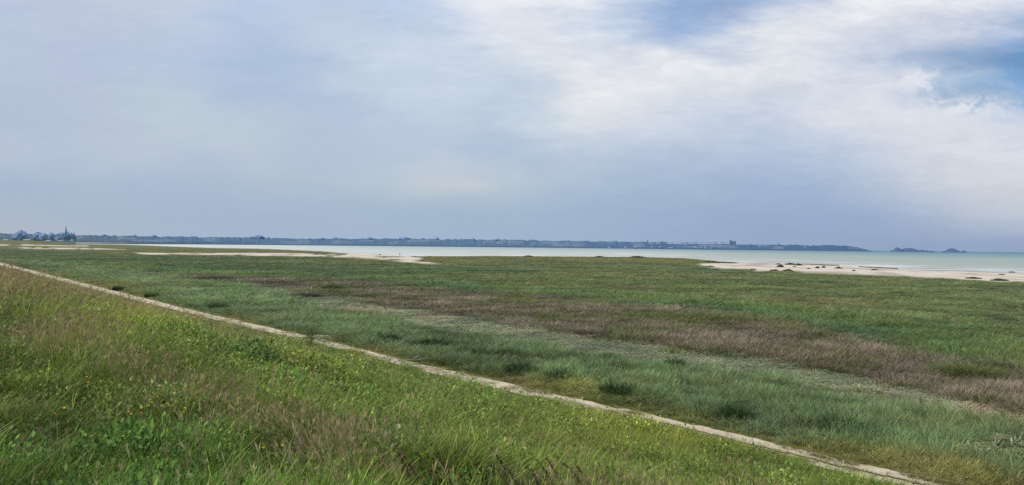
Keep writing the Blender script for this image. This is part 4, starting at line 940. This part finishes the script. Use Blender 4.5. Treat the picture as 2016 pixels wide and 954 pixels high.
obj('nave', make_mesh('nave', *box(2, 20, -4, 4, 0, 8), [M_STONE]), t); obj('roof', make_mesh('roof', *gable(2, 20, -4, 4, 8.01, 13), [M_SLATE]), t)
obj('tower', make_mesh('tower', *box(-2.6, 2.6, -2.6, 2.6, 0, ht * .5), [M_SLATE]), t); obj('spire', make_mesh('spire', *pyramid(0, 0, 2.3, ht * .5 + .01, ht * 1.16), [M_SLATE]), t)
# far church with square tower
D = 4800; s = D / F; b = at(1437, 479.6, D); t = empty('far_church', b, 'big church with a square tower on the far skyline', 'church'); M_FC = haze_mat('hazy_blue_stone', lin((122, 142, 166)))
hh = (479.6 - 474.8) * s
obj('tower', make_mesh('tower', *box(0, 2.9 * s, 0, 9, 0, (479.6 - 473.6) * s), [M_FC]), t); obj('nave', make_mesh('nave', *box(2.95 * s, 11.5 * s, -1, 13, 0, hh * .8), [M_FC]), t); obj('roof', make_mesh('roof', *gable(2.95 * s, 11.5 * s, -1, 13, hh * .8 + .02, hh * 1.02, .1), [M_FC]), t)
# water tower on skyline
D = 4700; s = D / F; b = at(1275, 478, D); t = empty('water_tower', b, 'tiny tower sticking up from the far skyline right of centre', 'tower')
obj('shaft', make_mesh('shaft', *box(-2.2, 2.2, -2.2, 2.2, 0, 9), [M_FC]), t); obj('tank', make_mesh('tank', *box(-4, 4, -4, 4, 9.01, 13), [M_FC]), t)
# houses: one built with walls, roof, chimney; the rest are copies
def make_house(loc, label, group):
    t = empty('house', loc, label, 'house', group)
    obj('wall', make_mesh('wall', *box(-5, 5, -3.5, 3.5, -2, 4.6), [M_HOUSE]), t); r_ = obj('roof', make_mesh('roof', *gable(-5, 5, -3.5, 3.5, 4.61, 8, .3), [M_HROOF]), t)
    obj('chimney', make_mesh('chimney', *box(3.4, 4.3, -.6, .6, 6, 9), [M_HROOF]), r_); return t
hs = []
g = random.Random(3)
for k in range(16): hs.append((955 + 50 * g.random(), 475.3 + 4.2 * g.random()))
for k in range(14): hs.append((1340 + 70 * g.random(), 480.5 + 7 * g.random()))
for k in range(10): hs.append((1185 + 160 * g.random(), 485 + 2.2 * g.random()))
for k in range(5): hs.append((1470 + 130 * g.random(), 482.5 + 3 * g.random()))
for k in range(4): hs.append((775 + 100 * g.random(), 476 + 3 * g.random()))
proto = None; GH = 'pale houses scattered along the far shore'; LH = 'small pale house among the trees on the hazy far shore'
for i, (px, py) in enumerate(hs):
    D = float(coast_dist(px)); fr = np.clip((float(base_c(px)) - py) / (float(base_c(px)) - float(top_c(px))), 0, 1); D = D + 420 * (fr ** (1 / .75)) ** 1.4 - 26
    b = at(px, py, D)
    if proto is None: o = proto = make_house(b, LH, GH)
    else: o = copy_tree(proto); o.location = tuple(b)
    o.rotation_euler = (0, 0, g.uniform(-.5, .5)); o.scale = (g.uniform(.7, 1.0),) * 3
def shed(px0, px1, y0, y1, D, label):
    b = at((px0 + px1) / 2, y1, D); s = D / F; w = (px1 - px0) * s / 2; h = (y1 - y0) * s
    t = empty('white_shed', b, label, 'shed', 'pale sheds on the left shore'); obj('wall', make_mesh('wall', *box(-w, w, -4, 4, -1, h * .5), [M_PALE]), t); obj('roof', make_mesh('roof', *gable(-w, w, -4, 4, h * .5 + .01, h, .3), [M_PALE]), t)
shed(49, 59.5, 471.6, 473, 1450, 'long white shed right of the largest round tree'); shed(92.5, 100, 473.8, 475.2, 1440, 'white shed below the squarish tree'); shed(117, 124, 473.9, 475, 1440, 'small white shed left of the poplars'); shed(9, 15.5, 472.4, 474.2, 1440, 'pale shed at the left frame edge'); shed(141.4, 143.4, 472.5, 474.9, 1440, 'tiny white hut below the poplars')

# ---------------------------------------------------------------- the walker on the sand
def walker():
    p = unproj(787, 502.6, -.12); D = float(np.hypot(p[0], p[1]))
    t = empty('person', p, 'person in dark clothes standing on the sand by the water', 'person', rz=.4)
    J = {'pel': ((0, 0, .95), .13), 'wst': ((0, 0, 1.1), .12), 'chs': ((0, .01, 1.32), .15), 'nck': ((0, 0, 1.5), .055), 'hed': ((0, .02, 1.62), .095), 'top': ((0, 0, 1.74), .07),
         'lh': ((.09, 0, .9), .09), 'lk': ((.11, .03, .5), .06), 'la': ((.12, -.02, .09), .042), 'lt': ((.13, .15, .035), .03), 'rh': ((-.09, 0, .9), .09), 'rk': ((-.1, .0, .5), .06), 'ra': ((-.11, -.05, .09), .042), 'rt': ((-.12, .12, .035), .03),
         'ls': ((.19, 0, 1.42), .06), 'le': ((.26, -.03, 1.14), .045), 'lw': ((.25, .06, .9), .032), 'lf': ((.24, .1, .8), .026), 'rs': ((-.19, 0, 1.42), .06), 're': ((-.26, -.03, 1.14), .045), 'rw': ((-.25, .07, .9), .032), 'rf': ((-.24, .11, .8), .026)}
    E = [('pel', 'wst'), ('wst', 'chs'), ('chs', 'nck'), ('nck', 'hed'), ('hed', 'top'), ('pel', 'lh'), ('lh', 'lk'), ('lk', 'la'), ('la', 'lt'), ('pel', 'rh'), ('rh', 'rk'), ('rk', 'ra'), ('ra', 'rt'), ('chs', 'ls'), ('ls', 'le'), ('le', 'lw'), ('lw', 'lf'), ('chs', 'rs'), ('rs', 're'), ('re', 'rw'), ('rw', 'rf')]
    ks = list(J); me = bpy.data.meshes.new('body'); me.from_pydata([J[k][0] for k in ks], [(ks.index(a), ks.index(b_)) for a, b_ in E], [])
    o = obj('body', me, t); o.modifiers.new('skin', 'SKIN'); me.skin_vertices[0] if False else None
    if not me.skin_vertices:
        pass
    sv = me.skin_vertices[0].data
    for i, k in enumerate(ks): sv[i].radius = (J[k][1],) * 2; sv[i].use_root = (k == 'pel')
    o.modifiers.new('sub', 'SUBSURF').levels = 1
    me.materials.append(plain_mat('dark_clothes', lin((52, 56, 66)), var=.2, scale=6))
    V, Fq = [], []
    for j in range(5):
        for i in range(10):
            e = j / 4 * 1.5; a = i * 6.283 / 10; V.append((.108 * math.cos(a) * math.cos(e), .1 * math.sin(a) * math.cos(e) - .01, 1.66 + .11 * math.sin(e)))
    for j in range(4):
        for i in range(10): Fq.append((j * 10 + i, j * 10 + (i + 1) % 10, (j + 1) * 10 + (i + 1) % 10, (j + 1) * 10 + i))
    obj('hair', make_mesh('hair', np.array(V), Fq, [plain_mat('dark_hair', lin((48, 42, 38)), var=.2)]), t)
try: walker()
except Exception as ex: print('WALKER', ex)

# ---------------------------------------------------------------- sky, sun
SUN_EL, SUN_AZ = D2R(50), D2R(-105)       # azimuth from the view direction, negative = left
def world():
    w = bpy.data.worlds.new('World'); scene.world = w; w.cycles.sampling_method = 'NONE'; w.use_nodes = True; nt = w.node_tree; nt.nodes.clear(); L = nt.links
    bg = N(nt, 'ShaderNodeBackground', ins={'Strength': .1}); out = N(nt, 'ShaderNodeOutputWorld'); L.new(bg.outputs[0], out.inputs[0])
    sky = N(nt, 'ShaderNodeTexSky', sky_type='NISHITA', sun_disc=False, sun_elevation=SUN_EL, sun_rotation=SUN_AZ)
    tc = N(nt, 'ShaderNodeTexCoord'); sp = N(nt, 'ShaderNodeSeparateXYZ'); L.new(tc.outputs['Generated'], sp.inputs[0])
    ay = math_n(nt, 'MAXIMUM', math_n(nt, 'ABSOLUTE', sp.outputs[1]), .12)
    xp = math_n(nt, 'DIVIDE', sp.outputs[0], ay); zp = math_n(nt, 'DIVIDE', sp.outputs[2], ay)
    # cloud layer coordinates: heading across, height up (tangent units)
    cv = N(nt, 'ShaderNodeCombineXYZ'); L.new(xp, cv.inputs[0]); L.new(zp, cv.inputs[1])
    mp = N(nt, 'ShaderNodeMapping', ins={'Scale': (2.2, 7.0, 1), 'Rotation': (0, 0, -.15)}); L.new(cv.outputs[0], mp.inputs[0])
    nz = N(nt, 'ShaderNodeTexNoise', ins={'Scale': 2.6, 'Detail': 5.0, 'Roughness': .58}); L.new(mp.outputs[0], nz.inputs['Vector'])
    sc = N(nt, 'ShaderNodeSeparateColor'); L.new(nz.outputs['Color'], sc.inputs[0])
    amp = N(nt, 'ShaderNodeMapRange', ins={1: .02, 2: .25, 3: .25, 4: 1.0}); L.new(zp, amp.inputs[0])
    wx = math_n(nt, 'MULTIPLY', math_n(nt, 'SUBTRACT', sc.outputs[0], .5), math_n(nt, 'MULTIPLY', amp.outputs[0], .30))
    wz = math_n(nt, 'MULTIPLY', math_n(nt, 'SUBTRACT', sc.outputs[1], .5), math_n(nt, 'MULTIPLY', amp.outputs[0], .10))
    X = math_n(nt, 'ADD', xp, wx); Zq = math_n(nt, 'ADD', zp, wz)
    u = math_n(nt, 'MULTIPLY_ADD', X, 1500 / 2016, .5)
    v = math_n(nt, 'SUBTRACT', math_n(nt, 'MULTIPLY_ADD', Zq, -1500, 483.2), math_n(nt, 'MULTIPLY', X, -1500 * ROLL))
    ROWS = [(-420, [(176, 196, 226)] * 3 + [(196, 210, 230)] * 5 + [(206, 216, 232)] * 5 + [(176, 198, 228)] * 4),
     (-130, [(188,200,224),(190,202,224),(195,207,226),(194,206,226),(190,205,228),(196,209,229),(205,216,233),(220,227,238),(230,234,242),(224,230,240),(196,209,229),(180,198,226),(205,214,230),(222,227,236),(220,226,236),(208,217,232),(196,209,230)]),
     (0, [(185,197,222),(187,198,222),(192,204,223),(194,206,226),(185,202,228),(190,204,228),(188,205,232),(212,221,238),(236,238,245),(226,231,242),(182,198,225),(148,177,217),(183,197,224),(228,231,239),(229,233,240),(224,228,237),(210,217,232)]),
     (60, [(183,196,220),(184,196,220),(186,198,220),(184,198,224),(178,196,224),(190,204,226),(192,207,229),(200,213,232),(220,226,237),(208,217,233),(166,187,221),(168,189,222),(215,222,234),(223,227,236),(206,213,229),(190,200,222),(146,174,214)]),
     (120, [(184,197,217),(182,194,220),(182,196,222),(176,194,222),(172,192,220),(186,201,224),(200,213,230),(200,212,230),(205,216,230),(220,226,235),(225,229,237),(225,229,237),(220,225,234),(208,216,231),(196,206,226),(150,177,212),(112,157,207)]),
     (180, [(180,193,216),(182,194,216),(184,198,216),(186,200,218),(176,193,219),(178,195,220),(192,206,225),(198,211,228),(196,209,226),(224,228,235),(224,228,235),(212,219,231),(208,216,230),(211,218,231),(208,215,230),(172,194,222),(128,169,214)]),
     (240, [(178,191,215),(180,193,215),(184,197,214),(188,202,216),(186,200,216),(180,195,218),(184,198,221),(188,202,222),(188,203,222),(214,221,231),(206,215,229),(198,209,227),(200,210,228),(215,221,231),(217,222,232),(215,221,232),(206,214,230)]),
     (300, [(182,194,214),(180,193,215),(184,197,214),(182,195,216),(184,197,214),(178,193,216),(182,197,219),(180,196,219),(176,193,217),(184,199,219),(178,194,218),(178,193,218),(178,193,219),(190,202,223),(204,211,226),(211,216,228),(213,218,230)]),
     (360, [(166,183,208),(168,184,209),(170,186,211),(170,186,211),(175,189,211),(178,192,212),(184,196,213),(196,202,213),(184,196,213),(172,189,213),(166,184,211),(164,182,211),(164,181,212),(170,186,214),(190,199,218),(205,210,223),(208,212,224)]),
     (420, [(172,183,203),(168,182,204),(166,182,206),(164,181,207),(164,181,207),(164,181,207),(164,182,207),(162,181,207),(162,181,207),(160,179,207),(157,176,206),(154,173,204),(152,171,204),(152,171,205),(160,176,207),(178,187,210),(194,200,215)]),
     (478, [(176,182,200),(174,183,203),(168,182,204),(166,181,205),(164,180,205),(164,180,206),(163,180,206),(160,178,205),(160,177,205),(158,176,205),(154,173,204),(152,170,203),(150,168,202),(148,166,200),(147,164,198),(146,164,197),(148,164,198)])]
    col = None; prev = None
    for (yy, cs) in ROWS:
        r = N(nt, 'ShaderNodeValToRGB'); cr = r.color_ramp; cr.interpolation = 'CARDINAL'
        while len(cr.elements) < len(cs): cr.elements.new(.5)
        for i, c in enumerate(cs):
            cr.elements[i].position = i / (len(cs) - 1)
        for i, c in enumerate(cs): cr.elements[i].color = (*lin((c[0] - (yy > 340), c[1] + (yy > 340), c[2] - 2 - (yy > 340))), 1)
        L.new(u, r.inputs[0])
        if col is None: col = r.outputs[0]
        else:
            m = N(nt, 'ShaderNodeMapRange', ins={1: float(prev), 2: float(yy)}); L.new(v, m.inputs[0]); col = mixc(nt, m.outputs[0], col, r.outputs[0])
        prev = yy
    # fine streaks
    mp2 = N(nt, 'ShaderNodeMapping', ins={'Scale': (5, 17, 1), 'Rotation': (0, 0, .24)}); L.new(cv.outputs[0], mp2.inputs[0])
    n2 = N(nt, 'ShaderNodeTexNoise', ins={'Scale': 2.0, 'Detail': 8.0, 'Roughness': .63, 'Distortion': .9}); L.new(mp2.outputs[0], n2.inputs['Vector'])
    ampx = N(nt, 'ShaderNodeMapRange', ins={1: -.25, 2: .3, 3: .17, 4: .46}); L.new(xp, ampx.inputs[0])
    f2 = math_n(nt, 'MULTIPLY', math_n(nt, 'SUBTRACT', n2.outputs['Fac'], .5), math_n(nt, 'MULTIPLY', amp.outputs[0], ampx.outputs[0]))
    mp4 = N(nt, 'ShaderNodeMapping', ins={'Scale': (15, 44, 1), 'Rotation': (0, 0, .30)}); L.new(cv.outputs[0], mp4.inputs[0])
    n4 = N(nt, 'ShaderNodeTexNoise', ins={'Scale': 1.6, 'Detail': 5.0, 'Roughness': .6, 'Distortion': 1.4}); L.new(mp4.outputs[0], n4.inputs['Vector'])
    f2 = math_n(nt, 'ADD', f2, math_n(nt, 'MULTIPLY', math_n(nt, 'SUBTRACT', n4.outputs['Fac'], .5), math_n(nt, 'MULTIPLY', math_n(nt, 'MULTIPLY', amp.outputs[0], ampx.outputs[0]), .55)))
    g2 = math_n(nt, 'ADD', f2, 1.0); cmb = N(nt, 'ShaderNodeCombineColor')
    L.new(g2, cmb.inputs[0]); L.new(math_n(nt, 'MULTIPLY_ADD', f2, .9, 1.0), cmb.inputs[1]); L.new(math_n(nt, 'MULTIPLY_ADD', f2, .66, 1.0), cmb.inputs[2])
    col = mixc(nt, 1.0, col, cmb.outputs[0], 'MULTIPLY')
    # ragged cloud scraps round the blue opening
    def blob(px, py, rx, ry):
        a = math_n(nt, 'DIVIDE', math_n(nt, 'SUBTRACT', math_n(nt, 'MULTIPLY_ADD', xp, 1500, 1008), px), rx); b = math_n(nt, 'DIVIDE', math_n(nt, 'SUBTRACT', math_n(nt, 'ADD', math_n(nt, 'MULTIPLY_ADD', zp, -1500, 483.2), math_n(nt, 'MULTIPLY', xp, 17.25)), py), ry)
        d = math_n(nt, 'ADD', math_n(nt, 'MULTIPLY', a, a), math_n(nt, 'MULTIPLY', b, b)); return math_n(nt, 'POWER', 2.718, math_n(nt, 'MULTIPLY', d, -1.0))
    mp3 = N(nt, 'ShaderNodeMapping', ins={'Scale': (16, 26, 1), 'Rotation': (0, 0, .5)}); L.new(cv.outputs[0], mp3.inputs[0])
    n3 = N(nt, 'ShaderNodeTexNoise', ins={'Scale': 2.2, 'Detail': 5.0, 'Roughness': .6, 'Distortion': 1.2}); L.new(mp3.outputs[0], n3.inputs['Vector'])
    th = N(nt, 'ShaderNodeMapRange', ins={1: .42, 2: .58}); L.new(n3.outputs['Fac'], th.inputs[0])
    bl = math_n(nt, 'ADD', blob(1808, 158, 44, 22), math_n(nt, 'MULTIPLY', blob(1880, 212, 110, 24), .8))
    scrap = math_n(nt, 'MINIMUM', math_n(nt, 'MULTIPLY', th.outputs[0], math_n(nt, 'MULTIPLY', bl, 1.3)), 1.0); scrap = math_n(nt, 'MINIMUM', math_n(nt, 'ADD', scrap, math_n(nt, 'MULTIPLY', blob(1800, 158, 30, 15), .45)), 1.0)
    # clear-air openings show the physical sky
    op = math_n(nt, 'ADD', blob(1985, 118, 130, 22), blob(1905, 192, 95, 17)); op = math_n(nt, 'ADD', op, math_n(nt, 'MULTIPLY', blob(1415, 14, 60, 34), .5))
    op = math_n(nt, 'MULTIPLY', math_n(nt, 'MINIMUM', op, 1.0), math_n(nt, 'MULTIPLY_ADD', n2.outputs['Fac'], .9, .1))
    skc = mixc(nt, 1.0, sky.outputs[0], (.62, .70, .80), 'MULTIPLY')
    ten = mixc(nt, 1.0, col, (10.25, 10.2, 10.15), 'MULTIPLY')
    fin = mixc(nt, math_n(nt, 'MULTIPLY', op, .7), ten, skc)
    fin = mixc(nt, math_n(nt, 'MULTIPLY', scrap, .85), fin, tuple(lin((226, 230, 237)) * 10))
    L.new(fin, bg.inputs[0])
    ld = bpy.data.lights.new('sun', 'SUN'); ld.energy = 2.9; ld.angle = D2R(4); ld.color = (1, .95, .87)
    so = link(bpy.data.objects.new('sun', ld))
    d = Vector((math.sin(SUN_AZ) * math.cos(SUN_EL), math.cos(SUN_AZ) * math.cos(SUN_EL), math.sin(SUN_EL)))
    so.rotation_euler = d.to_track_quat('Z', 'Y').to_euler(); so.location = (0, 0, 50)
world()

# ---------------------------------------------------------------- camera
cd = bpy.data.cameras.new('camera'); cam = link(bpy.data.objects.new('camera', cd))
cd.sensor_width = 36; cd.lens = 36 * F / 2016; cd.clip_start = .1; cd.clip_end = 60000
m = Matrix(((RT[0], UP[0], -FW[0], 0), (RT[1], UP[1], -FW[1], 0), (RT[2], UP[2], -FW[2], H), (0, 0, 0, 1)))
cam.matrix_world = m
scene.camera = cam
scene.view_settings.view_transform = 'Standard'; scene.view_settings.look = 'None'; scene.view_settings.exposure = 0; scene.view_settings.gamma = 1
scene.cycles.max_bounces = 2; scene.cycles.diffuse_bounces = 1; scene.cycles.transmission_bounces = 1; scene.cycles.glossy_bounces = 1; scene.cycles.use_denoising = False
